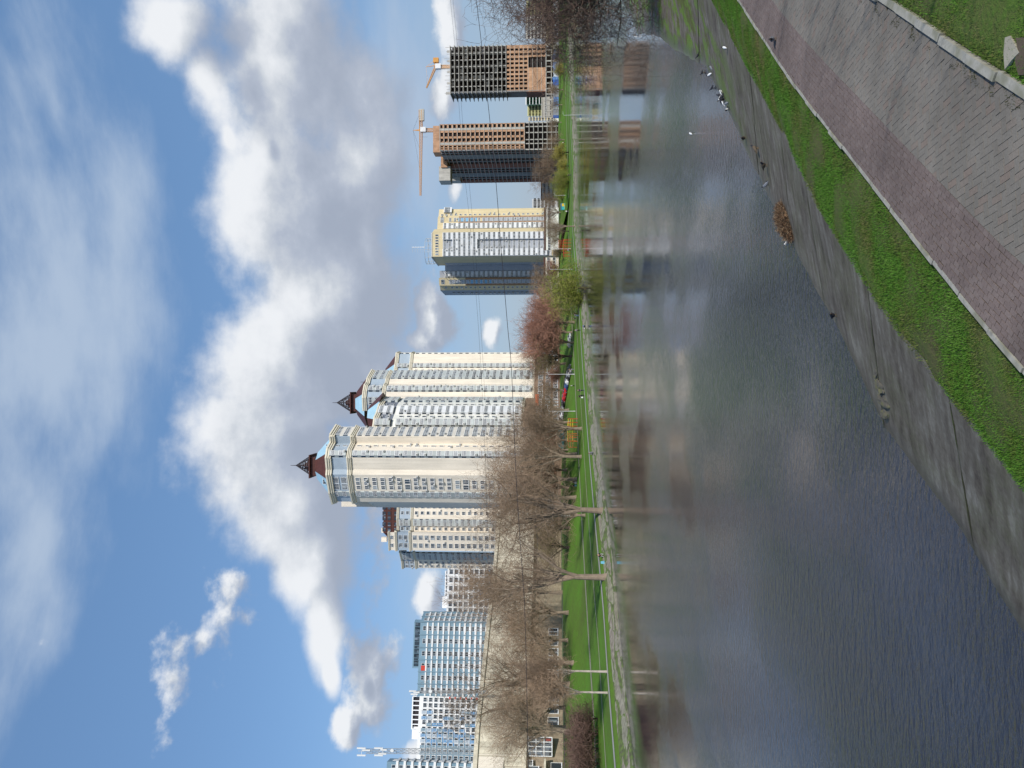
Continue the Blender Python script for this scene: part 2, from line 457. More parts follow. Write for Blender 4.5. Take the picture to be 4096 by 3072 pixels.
def pavers(name, quads, mat):
    """quads: list of (4 (s,o) corners, value, drop)"""
    A = np.array([q[0] for q in quads], dtype=float)      # n,4,2
    n = len(A); c = A.mean(1, keepdims=True)
    inset = A+(c-A)*0.0
    inner = np.clip(A, c-1, c+1)
    S = A[:, :, 0]; O = A[:, :, 1]
    X = np.interp(S, KSa, KCx)+np.interp(S, KSa, KNx)*O
    Y = np.interp(S, KSa, KCy)+np.interp(S, KSa, KNy)*O
    dz = np.array([q[2] for q in quads])
    cx = X.mean(1, keepdims=True); cy = Y.mean(1, keepdims=True)
    top = np.stack([cx+(X-cx)*.97, cy+(Y-cy)*.97, np.repeat((ZK+dz)[:, None], 4, 1)], 2)
    bot = np.stack([cx+(X-cx)*.985, cy+(Y-cy)*.985, np.repeat((ZK+dz-.03)[:, None], 4, 1)], 2)
    V = np.concatenate([top, bot], 1).reshape(-1, 3)
    base = (np.arange(n)*8)[:, None, None]
    fq = np.array([[0, 1, 2, 3], [0, 4, 5, 1], [1, 5, 6, 2], [2, 6, 7, 3], [3, 7, 4, 0]])[None]+base
    fq = fq.reshape(-1, 4)
    me = bpy.data.meshes.new(name); me.from_pydata(V.tolist(), [], fq.tolist()); me.materials.append(mat)
    at = me.attributes.new('rnd', 'FLOAT', 'FACE'); at.data.foreach_set('value', np.repeat(np.array([q[1] for q in quads]), 5))
    me.update(); o = bpy.data.objects.new(name, me); COL.objects.link(o); o['kind'] = 'structure'
    return o
rr = random.Random(3)
quads = []; RW = 1.08; G = .006
s_lo, s_hi = 54.0, 112.0
for c in range(13):
    o0 = -.004-c*.0832; s = s_lo+(c % 2)*.085+rr.uniform(-.02, .02)
    while s < s_hi:
        wob = .006*rr.uniform(-1, 1)*(2.0 if c < 2 else 1)
        if True:
            quads.append(([(s+G/2, o0-G/2+wob), (s+.17-G/2, o0-G/2+wob), (s+.17-G/2, o0-.0832+G/2+wob), (s+G/2, o0-.0832+G/2+wob)], rr.random(), rr.uniform(-.003, .003)))
        s += .17
pavers('path_paving', quads, pav_red)
quads = []; ca = math.cos(math.radians(45)); sa = math.sin(math.radians(45)); U = .112
smin, smax, omin, omax = s_lo, s_hi, -PW+.01, -RW-.006
NN = int((smax-smin)/U)+60
def clip_poly(poly):
    def cl(P, f, g):
        out = []
        for a, b in zip(P, P[1:]+P[:1]):
            fa, fb = f(a), f(b)
            if fa >= 0: out.append(a)
            if (fa >= 0) != (fb >= 0):
                t = fa/(fa-fb); out.append((a[0]+(b[0]-a[0])*t, a[1]+(b[1]-a[1])*t))
        return out
    P = cl(poly, lambda p: p[1]-omin, None); P = cl(P, lambda p: omax-p[1], None) if P else P
    return P
for i in range(-NN, NN):
    for j in range(-NN, NN):
        m4 = (i-j) % 4
        if m4 == 0: w, h = 2, 1
        elif m4 == 3: w, h = 1, 2
        else: continue
        cx, cy = (i+w/2)*U, (j+h/2)*U
        sc = smin+(cx*ca-cy*sa); oc = (cx*sa+cy*ca)-1.5
        if not (smin < sc < smax and omin-.12 < oc < omax+.12): continue
        g = .003; P = [(i*U+g/2, j*U+g/2), ((i+w)*U-g/2, j*U+g/2), ((i+w)*U-g/2, (j+h)*U-g/2), (i*U+g/2, (j+h)*U-g/2)]
        Q = clip_poly([(smin+(a*ca-b*sa), (a*sa+b*ca)-1.5) for a, b in P])
        if len(Q) < 3: continue
        if len(Q) == 3: Q = Q+[Q[-1]]
        v = rr.random()*.6 if w == 1 else .15+.85*rr.random()
        if oc < omin+.18 and rr.random() < .05: continue
        dq = rr.uniform(-.003, .003)*(2 if oc < omin+.3 else 1)
        quads.append((Q[:4], v, dq))
        if len(Q) >= 5: quads.append(([Q[0], Q[3], Q[4], Q[-1]], v, dq))
print('grey pavers', len(quads))
pavers('path_paving', quads, pav_grey)
# flat continuation of the path outside the detailed stretch
pathf = surf('path_far', (.23, .21, .19), var=.15, scale=2)
for lo, hi in ((S_START, s_lo), (s_hi, 300)):
    q = np.arange(lo, hi+.1, 1.0)
    strip([[(*near_pt(s, -PW*k/4), ZK) for k in range(5)] for s in q], 'path', pathf)
# right hand grass bank
rows = []
prof = [(.13, .0), (.35, .02), (.8, .06), (1.5, .22), (2.5, .5), (4, 1.0), (7, 1.9), (12, 3.0), (25, 4.0), (80, 4.2), (600, 4.2)]
for s in [q for q in ss if q < 330]:
    r = []
    for k, (o, dz) in enumerate(prof):
        oo = o+PW + (0 if k else 0); x, y = near_pt(s, -min(oo, 80) if s > 100 else -oo)
        r.append((x, y, ZK+dz-(.04 if k == 0 else 0)+(.06*noise.noise(Vector((x, y, 2))) if k > 1 else 0)))
    rows.append(r)
strip(rows, 'grass_slope', grass_near)

# ---- water: one sheet
def watermat():
    m, t, b = newmat('river_water')
    pos = t.n('ShaderNodeNewGeometry').outputs['Position']
    b.inputs['Base Color'].default_value = (.022, .023, .031, 1)
    b.inputs['IOR'].default_value = 1.62; b.inputs['Specular IOR Level'].default_value = .5
    p1 = t.n('ShaderNodeMapping', {'Vector': pos, 'Rotation': (0, 0, math.radians(-25)), 'Scale': (.75, 2.1, 1)}).outputs[0]
    w1 = t.noise(p1, 2.1, 3, .6); w2 = t.noise(p1, 6.5, 3, .6); w3 = t.noise(t.scalev(pos, (.35, .8, 1)), .6, 2, .5)
    # wind patches
    wind = t.mr(t.noise(t.scalev(pos, (.9, .5, 1)), .085, 3, .5), .40, .60, .30, 1.6, True)
    # calmer strip under the far bank (distance from a line along it)
    sx = t.n('ShaderNodeSeparateXYZ', {0: pos}); X, Y = sx.outputs[0], sx.outputs[1]
    # signed distance to the far bank, approximated by two straight stretches
    def line(a, b):
        dx, dy = b[0]-a[0], b[1]-a[1]; l = math.hypot(dx, dy); nx, ny = dy/l, -dx/l
        return t.math('ADD', t.math('ADD', t.math('MULTIPLY', X, nx), t.math('MULTIPLY', Y, ny)), -(a[0]*nx+a[1]*ny))
    dd = t.math('MINIMUM', t.math('SUBTRACT', 136.0, Y), line((-30, 72), (-6, 136)))
    dd = t.math('ADD', dd, t.math('MULTIPLY', t.math('SUBTRACT', t.noise(pos, .12, 2), .5), 6))
    calm = t.mr(dd, -3, 8, .30, 1.0, True)
    nearness = t.mr(t.n('ShaderNodeVectorMath', {0: t.vm('MULTIPLY', pos, (1, 1, 0))}, operation='LENGTH').outputs['Value'], 14, 80, 1.4, .30)
    amp = t.math('MULTIPLY', t.math('MULTIPLY', wind, calm), nearness)
    hgt = t.math('ADD', t.math('ADD', t.math('MULTIPLY', w1, .6), t.math('MULTIPLY', w2, t.math('MULTIPLY', nearness, .16))), t.math('MULTIPLY', w3, .25))
    hgt = t.math('MULTIPLY', hgt, amp)
    bp = t.n('ShaderNodeBump', {'Strength': 1.0, 'Distance': .13, 'Height': hgt}).outputs[0]
    L(t, bp, b.inputs['Normal'])
    L(t, t.mr(calm, 0, 1, .015, .04), b.inputs['Roughness'])
    return m
wm = watermat()
mb = MB(); mb.quad((-700, -500, 0), (2500, -500, 0), (2500, 2500, 0), (-700, 2500, 0))
tag(mb.build('river_water', wm), kind='structure')

# ---- far bank
def stonemat():
    m, t, b = newmat('bank_stone_slabs')
    uv = t.n('ShaderNodeUVMap').outputs[0]; pos = t.n('ShaderNodeNewGeometry').outputs['Position']
    u2 = t.vm('ADD', t.scalev(uv, (.17, .75, 1)), t.vm('MULTIPLY', t.noise(pos, .5, 3, out=1), (.7, .9, 0)))
    v = t.n('ShaderNodeTexVoronoi', {'Vector': u2, 'Scale': 1.0}, feature='DISTANCE_TO_EDGE').outputs[0]
    vc = t.n('ShaderNodeTexVoronoi', {'Vector': u2, 'Scale': 1.0}).outputs['Color']
    n = t.noise(pos, 1.5, 4)
    c = t.mix(.10, t.ramp(n, [(.3, (.13, .118, .085)), (.7, (.27, .25, .19))]), vc, 'MULTIPLY')
    k = t.mr(v, t.mr(t.noise(pos, .35, 3), .35, .65, .02, .16), .22)
    k = t.math('GREATER_THAN', v, t.mr(t.noise(t.scalev(uv, (.1, .5, 1)), 1.2, 4), .42, .66, .015, .2))
    c = t.mix(k, t.ramp(t.noise(pos, 2, 3), [(.35, (.06, .065, .03)), (.65, (.10, .15, .03))]), c)
    L(t, c, b.inputs['Base Color']); b.inputs['Roughness'].default_value = .9
    return m
stonem = stonemat()
FN = []
for i in range(len(FWc)):
    a = FWc[max(i-2, 0)]; b2 = FWc[min(i+2, len(FWc)-1)]; t_ = (b2-a).normalized(); FN.append(Vector((-t_.y, t_.x)))
def farstrip(ds, name, mat, lift=0.0, rng=None, bumpy=0.0):
    rows, uvs = [], []
    for i, (p, nn) in enumerate(zip(FWc, FN)):
        r, u = [], []
        for d in ds:
            z = float(np.interp(d, [a for a, b in farprof], [b for a, b in farprof]))+lift
            q = p+nn*d; z += bumpy*noise.noise(Vector((q.x*.15, q.y*.15, 0)))
            r.append((q.x, q.y, z)); u.append((i*3.0, d))
        rows.append(r); uvs.append(u)
    return strip(rows, name, mat, uv=uvs)
farstrip([-3, -1, 0, 1, 2, 2.9], 'far_embankment', stonem, 0)
pathm = surf('far_path_asphalt', (.30, .285, .26), var=.1, scale=.5)
farstrip([4.2, 5.9], 'footpath', pathm, .03)
farstrip([14.2, 15.0], 'worn_track', surf('worn_track', (.24, .24, .15), var=.3, scale=.4), .03)
farstrip([26.0, 27.3], 'upper_footpath', surf('worn_footpath', (.22, .21, .15), var=.3, scale=.3), .03)
farstrip([2.9, 3.3, 3.7, 4.2, 5.9, 9, 13, 18, 25, 29, 33, 37, 42, 47, 52, 62, 90], 'far_grass', grass_far, 0, bumpy=.0)
farstrip([62, 66, 74], 'street', surf('street_asphalt', (.07, .07, .072), var=.15, scale=.5), .02)
# plateau to the horizon behind the far bank
v = [(p.x+n_.x*88, p.y+n_.y*88) for p, n_ in zip(FWc, FN)]
mb = MB(); big = 6000
outer = [(-1500+(q[0])*1.0-2500, q[1]+1500) for q in v]
rows = [[(a[0], a[1], 6.47), (a[0]-300, a[1]+180, 6.47), (a[0]-6000, a[1]+5000, 6.47)] for a in v]
strip(rows, 'ground', grass_dry)
# ------------------------------------------------------------ buildings
class Bld:
    def __init__(s, name, label, x, y, Y, zg=6.5, cat='building'):
        p = PY(x, y, Y)
        s.root = empty(name, (p.x, p.y, zg), label, cat); s.loc = Vector((p.x, p.y, zg)); s.items = {}; s.cache = {}; s.parts = {}
        s.zg = zg
    def mb(s, name, mats):
        k = (name, tuple(m.name for m in mats))
        if k not in s.parts: s.parts[k] = (MB(), mats)
        return s.parts[k][0]
    def add(s, kind, mesh, M): s.items.setdefault(kind, []).append((mesh, M))
    def finish(s):
        for (name, _), (mb, mats) in s.parts.items():
            if not mb.f: continue
            if name in KEEP or len(mb.pc) == 1: mb.build(name.split('#')[0], mats, s.root); continue
            def dist(q):
                v = mb.v[q[0]]; return v[0]*v[0]+v[1]*v[1]
            pc = sorted(mb.pc, key=dist) if len(mb.pc) > 100 else mb.pc
            rest = MB()
            for i, (vo, fo, nv, nf) in enumerate(pc):
                m2 = MB() if i < 100 else rest
                m2.add(mb.v[vo:vo+nv], [tuple(a-vo for a in f) for f in mb.f[fo:fo+nf]], mb.m[fo:fo+nf])
                if i < 100: m2.build(name, mats, s.root)
            if rest.f: tag(rest.build(name, mats, s.root), kind='stuff')
        for kind, it in s.items.items():
            it.sort(key=lambda q: (q[1].translation-Vector((0, 0, H))).length)
            for mesh, M in it[:100]:
                o = bpy.data.objects.new(kind, mesh); COL.objects.link(o); o.parent = s.root
                o.matrix_local = Matrix.Translation(-s.loc) @ M
            rest = it[100:]
            if rest:
                mats = []; mb = MB()
                for mesh, M in rest:
                    mm = []
                    for m in mesh.materials:
                        if m not in mats: mats.append(m)
                        mm.append(mats.index(m))
                    mb.add([M @ v.co for v in mesh.vertices], [tuple(p.vertices) for p in mesh.polygons], [mm[p.material_index] for p in mesh.polygons])
                o = mb.build(kind, mats, s.root); o['kind'] = 'stuff'
        return s.root

MC = {}
KEEP = {'spire', 'roof_frame', 'antenna', 'glazed_wall', 'roof_lantern', 'dormer', 'shade_core'}
def window_mesh(w, h, nx=2, fr=framew, gl=glass, t=.09):
    k = ('w', round(w, 2), round(h, 2), nx, fr.name, gl.name)
    if k in MC: return MC[k]
    mb = MB(); T = max(t, .10)
    mb.box(-w/2, w/2, -.05, .1, 0, h, 1)
    for x in [-w/2, w/2] + [-w/2+w*i/nx for i in range(1, nx)]:
        q = T if abs(abs(x)-w/2) < 1e-6 else T*.7
        mb.box(x-q/2, x+q/2, -.12, .05, -T/2, h+T/2, 0)
    mb.box(-w/2, w/2, -.115, .05, -T/2, T/2, 0); mb.box(-w/2, w/2, -.115, .05, h-T/2, h+T/2, 0)
    mb.box(-w/2-.12, w/2+.12, -.22, .02, -.14, -.05, 0)
    MC[k] = mb.mesh('window', [fr, gl]); return MC[k]
def bay_mesh(w, h, d, pm, gl=glass, nx=5, sill=1.05, ch=.5, fr=framew):
    k = ('b', round(w, 2), round(h, 2), d, pm.name, gl.name, nx, sill, ch)
    if k in MC: return MC[k]
    mb = MB()
    pl = [(w/2, .15), (w/2-ch, -d), (-w/2+ch, -d), (-w/2, .15)] if ch else [(w/2, .15), (w/2, -d), (-w/2, -d), (-w/2, .15)]
    def sc(f): return [(x*f, y+(.06 if y < 0 else 0)*(1 if f < 1 else 0)) for x, y in pl]
    mb.prism(pl, 0, sill, 0); mb.prism(sc(.97), sill, h-.35, 1); mb.prism(pl, h-.35, h-.02, 0)
    fw = w/2-ch
    for i in range(nx+1):
        x = -fw+2*fw*i/nx; mb.box(x-.07, x+.07, -d-.04, -d+.08, sill, h-.35, 2)
    mb.box(-fw, fw, -d-.05, -d+.05, sill, sill+.13, 2); mb.box(-fw, fw, -d-.05, -d+.05, h-.5, h-.35, 2)
    mb.box(-fw, fw, -d-.045, -d+.05, sill+.95, sill+1.04, 2)
    MC[k] = mb.mesh('balcony', [pm, gl, fr]); return MC[k]
def ac_mesh():
    if 'ac' in MC: return MC['ac']
    mb = MB(); mb.box(-.45, .45, -.45, -.08, 0, .62, 0)
    mb.prism([(.12+.22*math.cos(a*math.pi/4), .31+.22*math.sin(a*math.pi/4)) for a in range(8)], 0, .02, 1, M=Matrix(((-1, 0, 0, .0), (0, 0, -1, -.45), (0, 1, 0, 0), (0, 0, 0, 1))))
    mb.box(-.4, -.34, -.4, .05, -.12, 0, 1); mb.box(.34, .4, -.4, .05, -.12, 0, 1)
    MC['ac'] = mb.mesh('air_conditioner', [acm, acd]); return MC['ac']

class Seg:
    """a straight wall between two plan points (left to right seen from outside)"""
    def __init__(s, b, p0, p1, z0, z1):
        s.b = b; s.p0 = Vector(p0); s.p1 = Vector(p1); s.d = (s.p1-s.p0); s.L = s.d.length; s.d.normalize()
        s.z0, s.z1 = z0, z1; s.inw = Vector((-s.d.y, s.d.x))
    def M(s, u, z, w=0.0):
        p = s.p0+s.d*u-s.inw*w
        return Matrix(((s.d.x, s.inw.x, 0, p.x), (s.d.y, s.inw.y, 0, p.y), (0, 0, 1, z), (0, 0, 0, 1)))
    def floors(s, fh, first=0.0, z0=None, z1=None):
        z = (s.z0 if z0 is None else z0)+first; e = s.z1 if z1 is None else z1; out = []
        while z+fh <= e+.05: out.append(z); z += fh
        return out
    def win(s, f, zs, w, h, sill=.9, nx=2, fr=framew, gl=glass, ac=.0, skip=0):
        me = window_mesh(w, h, nx, fr, gl)
        for z in zs:
            if R.random() < skip: continue
            s.b.add('window', me, s.M(f*s.L, z+sill))
            if R.random() < ac: s.b.add('air_conditioner', ac_mesh(), s.M(f*s.L+R.choice((-1, 1))*(w/2+.55), z+sill+R.uniform(-.6, .5)))
    def bay(s, f, zs, w, h, d, pm, nx=5, sill=1.05, ch=.5, gl=glass, ac=.0):
        me = bay_mesh(w, h, d, pm, gl, nx, sill, ch)
        for z in zs:
            s.b.add('balcony', me, s.M(f*s.L, z))
            if R.random() < ac: s.b.add('air_conditioner', ac_mesh(), s.M(f*s.L+R.choice((-1, 1))*(w/2-.8), z+.3, d+.02))
    def box(s, mb, u0, u1, w0, w1, z0, z1, mi=0):
        mb.box(u0, u1, -w1, -w0, z0, z1, mi, M=s.M(0, 0))
def Zat(x, y, Y): return PY(x, y, Y).z
def plan(pts): return [v2(PY(2220, y, Y)) for y, Y in pts]
def body(b, P, z0, z1, mats, back=22, name='wall', side=None):
    """prism with front polyline P and a closed back"""
    mid = (P[0]+P[-1])/2; dr = mid.normalized()
    k = 1
    poly = list(P)+[P[-1]+dr*back, P[0]+dr*back]
    ms = (side if side else [0]*(len(P)-1))+[0, 0, 0]
    b.mb(name, mats).prism([(p.x, p.y) for p in poly], z0, z1, ms, top_mi=0)
    return poly
def cornice(b, P, z, h, out, mats=None, name='cornice'):
    b.nc = getattr(b, 'nc', 0)+1; key = name+'#%d' % b.nc; KEEP.add(key); mb = b.mb(key, mats or [cornm])
    mid = sum(P, Vector((0, 0)))/len(P)
    for a, c in zip(P, P[1:]):
        s = Seg(b, a, c, z, z+h)
        for k in range(3): s.box(mb, -out*.4, s.L+out*.4, -.3, out*(.5+.25*k), z+h*k/3+.01*k, z+h*(k+1)/3-.02)
def steps_lattice(b, cx, cy, z0, z1, r0, name='spire', mat=darkst):
    mb = b.mb(name, [mat]); n = 4; lv = 6
    for k in range(lv):
        t0, t1 = k/lv, (k+1)/lv; ra, rb = r0*(1-t0), r0*(1-t1)+.05; za, zb = z0+(z1-z0)*t0, z0+(z1-z0)*t1
        for i in range(8):
            a0, a1 = 2*math.pi*i/8, 2*math.pi*(i+1)/8
            pa = (cx+ra*math.cos(a0), cy+ra*math.sin(a0), za); pb = (cx+rb*math.cos(a0), cy+rb*math.sin(a0), zb)
            mb.tube(pa, pb, .2, n=4)
            pc = (cx+ra*math.cos(a1), cy+ra*math.sin(a1), za); mb.tube(pa, pc, .14, n=4)
            pd = (cx+rb*math.cos(a1), cy+rb*math.sin(a1), zb); mb.tube(pa, pd, .08, n=4)
    mb.tube((cx, cy, z1-3.5), (cx, cy, z1+2.2), .28, .08, n=5)
def mansard(b, c, rb, rt, z0, z1, rot, m_order, sq=1.0):
    mb = b.mb('roof', [brownr, bluer]); n = 8
    B = [(c.x+rb*math.cos(rot+2*math.pi*i/n), c.y+rb*sq*math.sin(rot+2*math.pi*i/n)) for i in range(n)]
    T = [(c.x+rt*math.cos(rot+2*math.pi*i/n), c.y+rt*sq*math.sin(rot+2*math.pi*i/n)) for i in range(n)]
    mb.prism(B, z0, z1, m_order, top=T, top_mi=0)

# ---- tower 1: the tallest cream tower with its brown roof and steel spire
b = Bld('apartment_tower', 'tallest cream apartment tower with broad blank wall, brown and light blue roof and steel spire', 2220, 1870, 264)
zl = Zat(1398, 1870, 264); zt = Zat(1322, 1870, 264); z0 = b.zg-2
P = plan([(2036, 287), (2014, 271.5), (1973, 268), (1904, 264.8), (1883, 265.3), (1837, 264), (1805, 265.4), (1777, 270), (1749, 268.8), (1712, 276)])
body(b, P[1:], z0, zl, [beige], back=24)
body(b, [P[0], P[1]+Vector((.3, .3))], z0, zl-4, [greyb], back=10)  # cream side wall in grey plaster, its shade put into the colour
body(b, P[1:], zl+.01, zt, [bandb], back=23.9, name='upper_band')
cornice(b, P[1:], zl-.5, 1.5, .9); cornice(b, P[1:], zt-.2, 2.0, 1.1)
segs = [Seg(b, p, q, z0, zl) for p, q in zip(P, P[1:])]
fl = segs[3].floors(3.0, .5, z0+2); flu = [zl+1.2, zl+4.2]
fl = [zl-1.0-3.0*(k+1) for k in range(int((zl-z0-3)/3.0))][::-1]
S = segs[1]; S.bay(.82, fl+flu, 2.6, 3.0, .35, panel, nx=3, ch=.2)
S = segs[2]
for k, z in enumerate(fl):
    if k % 7 == 3: S.win(.30, [z], 1.9, 1.9, .6, 2, ac=.3); S.win(.62, [z], 1.9, 1.9, .6, 2)
    elif k < len(fl)/2: S.win(.34, [z], 1.5, 1.45, .8, 2, ac=.35); S.win(.60, [z], 1.5, 1.45, .8, 2, ac=.2)
    else:
        for f in (.26, .50, .73): S.win(f, [z], 1.35, 1.45, .8, 2, ac=.25)
for f in (.30, .68): S.win(f, flu, 2.3, 2.0, .4, 4)
S = segs[5]; S.bay(.5, fl+flu, S.L*.94, 3.0, 1.2, panel, nx=5, ac=.4)
S = segs[6]; S.win(.62, fl+flu, .75, 1.4, .9, 1, ac=.45)
S = segs[8]; S.bay(.5, fl+flu, S.L*.92, 3.0, .5, greyb, nx=6, ch=.25, sill=.9, ac=.5)
segs[4].win(.9, [fl[6]], .1, .1)
c = v2(PY(2220, 1868, 276)); zr0 = zt+1.6; zr1 = Zat(1243, 1868, 266)
mansard(b, c, 12.2, 5.4, zr0, zr1, math.pi/8+.1, [0, 1, 0, 1, 1, 0, 1, 0])
mb = b.mb('roof_lantern', [brownr])
mb.box(c.x-3.4, c.x+3.4, c.y-3.4, c.y+3.4, zr1+.01, zr1+2.3); mb.box(c.x-4.3, c.x+4.3, c.y-4.3, c.y+4.3, zr1+2.3, zr1+2.7)
zs = Zat(1147, 1870, 266)
steps_lattice(b, c.x, c.y, zr1+2.7, zs, 4.0)
mb.prism([(c.x-2.4, c.y-2.4), (c.x+2.4, c.y-2.4), (c.x+2.4, c.y+2.4), (c.x-2.4, c.y+2.4)], zr1+2.7, zr1+6.2, top=[(c.x-.1, c.y-.1), (c.x+.1, c.y-.1), (c.x+.1, c.y+.1), (c.x-.1, c.y+.1)])
# dormers
mbd = b.mb('dormer', [bluer, darkst, framew])
for dx in (-8.0, 7.6):
    q = Vector((c.x+dx*.88, c.y-9.2)); 
for (yy, YY, w) in ((1925, 267.3, 3.2), (1795, 271, 2.4)):
    S = Seg(b, v2(PY(2220, yy+8, YY)), v2(PY(2220, yy-8, YY)), 0, 1)
    S.win(.5, [zr0+.2], w, 1.6, .4, 4, gl=glassd)
# parapet wall at the left corner
b.mb('wall', [beige]).box(P[1].x-.5, P[1].x+1.5, P[1].y+2, P[1].y+8, zt, zt+2.6)
b.mb('wall', [beige]).box(P[0].x+.3, P[0].x+3.2, P[0].y-1, P[0].y+6, zl-4, zt+2.4)
b.finish()

# ---- tower 2: centre tower
b = Bld('apartment_tower', 'cream tower on a brown stone base, its spire rising above the lower white wing', 2220, 1540, 324)
z0 = b.zg-2; zl = Zat(1538, 1560, 322); zt = Zat(1466, 1560, 322); zp = Zat(2134, 1560, 322)
P = plan([(1640, 322), (1593, 321), (1569, 322), (1545, 324), (1537, 327), (1517, 329), (1485, 337)])
body(b, P, zp, zl, [beige], back=20); body(b, P, zl+.01, zt, [bandb], back=19.9, name='upper_band')
cornice(b, P, zl-.4, 1.4, .8); cornice(b, P, zt-.2, 1.8, 1.0)
cornice(b, P, zp-.3, .9, .5)
segs = [Seg(b, p, q, zp, zl) for p, q in zip(P, P[1:])]
fl = [zp+.8+3.0*k for k in range(int((zl-zp-1)/3.0))]; flu = [zl+1.2, zl+4.2]
segs[0].bay(.75, flu, 3.5, 3, .3, panel, nx=3, ch=.2)
segs[2].bay(.5, fl+flu, segs[2].L*.96, 3.0, 1.0, panel, nx=4, ac=.5, ch=.4)
segs[3].win(.5, fl+flu, .5, 1.2, .9, 1, ac=.3)
segs[5].bay(.5, fl+flu, segs[5].L*.95, 3.0, .8, panel, nx=5, ac=.45, ch=.3)
c = v2(PY(2220, 1612, 336)); zr1 = Zat(1405, 1600, 324)
mansard(b, c, 13.2, 5.8, zt+1.5, zr1, math.pi/8-.05, [0, 1, 0, 1, 0, 1, 0, 1])
mb = b.mb('roof_lantern', [brownr]); mb.box(c.x-3.8, c.x+3.8, c.y-3.8, c.y+3.8, zr1+.01, zr1+2.2); mb.box(c.x-4.9, c.x+4.9, c.y-4.9, c.y+4.9, zr1+2.2, zr1+2.6)
mb.prism([(c.x-2.8, c.y-2.8), (c.x+2.8, c.y-2.8), (c.x+2.8, c.y+2.8), (c.x-2.8, c.y+2.8)], zr1+2.6, zr1+6.2, top=[(c.x-.1, c.y-.1), (c.x+.1, c.y-.1), (c.x+.1, c.y+.1), (c.x-.1, c.y+.1)])
steps_lattice(b, c.x, c.y, zr1+2.6, Zat(1322, 1620, 326), 4.6)
# brown stone base
Pb = plan([(1593, 319), (1545, 320), (1500, 327), (1480, 335)])
body(b, Pb, z0, zp-.3, [podm], back=18, name='base')
for i, (p, q) in enumerate(zip(Pb, Pb[1:])):
    S = Seg(b, p, q, z0, zp)
    for f in ((.12, .4, .68, .9) if i < 2 else (.5,)): S.win(f, [z0+2.4, z0+5.6, z0+8.8], 1.6, 1.9, .5, 2)
b.finish()

# ---- right wing
b = Bld('apartment_building', 'narrow cream apartment block with blue roof dormer at the right end of the cream towers', 2220, 1450, 352)
z0 = b.zg-2; zt = Zat(1590, 1450, 352); zl = Zat(1645, 1450, 352); zp = Zat(2140, 1450, 352)
P = plan([(1500, 350), (1474, 351), (1452, 353), (1415, 355), (1411, 362)])
body(b, P, zp, zl, [beige], back=20); body(b, P, zl+.01, zt, [bandb], back=19.9, name='upper_band')
cornice(b, P, zl-.4, 1.3, .8); cornice(b, P, zt-.2, 1.6, .9)
segs = [Seg(b, p, q, zp, zl) for p, q in zip(P, P[1:])]
fl = [zp+.8+3.0*k for k in range(int((zl-zp-1)/3.0))]; flu = [zl+1.0, zl+3.8]
segs[1].bay(.5, fl+flu, segs[1].L*.8, 3.0, .7, panel, nx=4, ac=.35, ch=.3)
segs[0].win(.9, fl, .3, .9, .9, 1); segs[3].bay(.5, fl+flu, 2.5, 3, .5, whitep, nx=2, ch=.1)
body(b, plan([(1500, 351), (1415, 356)]), z0, zp, [podm], back=18, name='base')
S = Seg(b, *plan([(1500, 350.9), (1415, 355.9)]), z0, zp)
for f in (.1, .3, .5, .7, .9): S.win(f, [z0+2.4, z0+5.6, z0+8.8], 1.5, 1.8, .5, 2)
c = v2(PY(2220, 1490, 362)); zr = Zat(1530, 1490, 355)
mansard(b, c, 10.5, 2.0, zt+1.2, zr, math.pi/8, [0, 1, 0, 1, 0, 1, 0, 1])
steps_lattice(b, v2(PY(2220, 1528, 372)).x, 372, zr, Zat(1447, 1528, 366), 2.4)
b.finish()

# ---- white wing in front
b = Bld('apartment_building', 'white lower apartment wing with dark blue-grey top storeys between the spires', 2220, 1650, 290)
z0 = b.zg-2; zt = Zat(1512, 1690, 281); zl = Zat(1570, 1690, 281); zp = Zat(2095, 1650, 290)
P = plan([(1712, 279), (1677, 281), (1661, 284), (1627, 288), (1612, 292), (1594, 300)])
body(b, P, zp, zl, [whitep], back=20)
body(b, P, zl+.01, zt, [surf('blue_grey_cladding', (.17, .19, .23), var=.1)], back=19.9, name='upper_band')
cornice(b, P, zt-.2, 1.8, .9); cornice(b, P, zp-.3, .9, .5)
segs = [Seg(b, p, q, zp, zl) for p, q in zip(P, P[1:])]
fl = [zp+.6+2.95*k for k in range(int((zl-zp-.5)/2.95))]; flu = [zl+.6, zl+3.5]
segs[0].bay(.5, fl+flu, segs[0].L*.96, 2.95, 1.2, panel, nx=6, ac=.5)
segs[1].win(.55, fl+flu, 1.2, 1.5, .8, 1, ac=.6)
segs[2].bay(.5, fl+flu, segs[2].L*.9, 2.95, .9, white2, nx=6, ac=.3, ch=.3)
segs[3].win(.5, fl+flu, 1.2, 1.5, .8, 1, ac=.5)
segs[4].bay(.5, fl+flu, segs[4].L*.8, 2.95, .9, panel, nx=4, ac=.4, ch=.3)
Pb = plan([(1712, 277), (1650, 283), (1592, 299)])
body(b, Pb, z0, zp-.3, [podm], back=18, name='base')
for p, q in zip(Pb, Pb[1:]):
    S = Seg(b, p, q, z0, zp)
    for f in (.1, .3, .5, .7, .9): S.win(f, [z0+2.4, z0+5.6, z0+8.8], 1.6, 1.9, .5, 2)
c = v2(PY(2220, 1668, 297)); mansard(b, c, 9.8, 4.2, zt+1.5, zt+7.2, math.pi/8+.3, [0, 1, 0, 1, 0, 1, 0, 1])
b.finish()

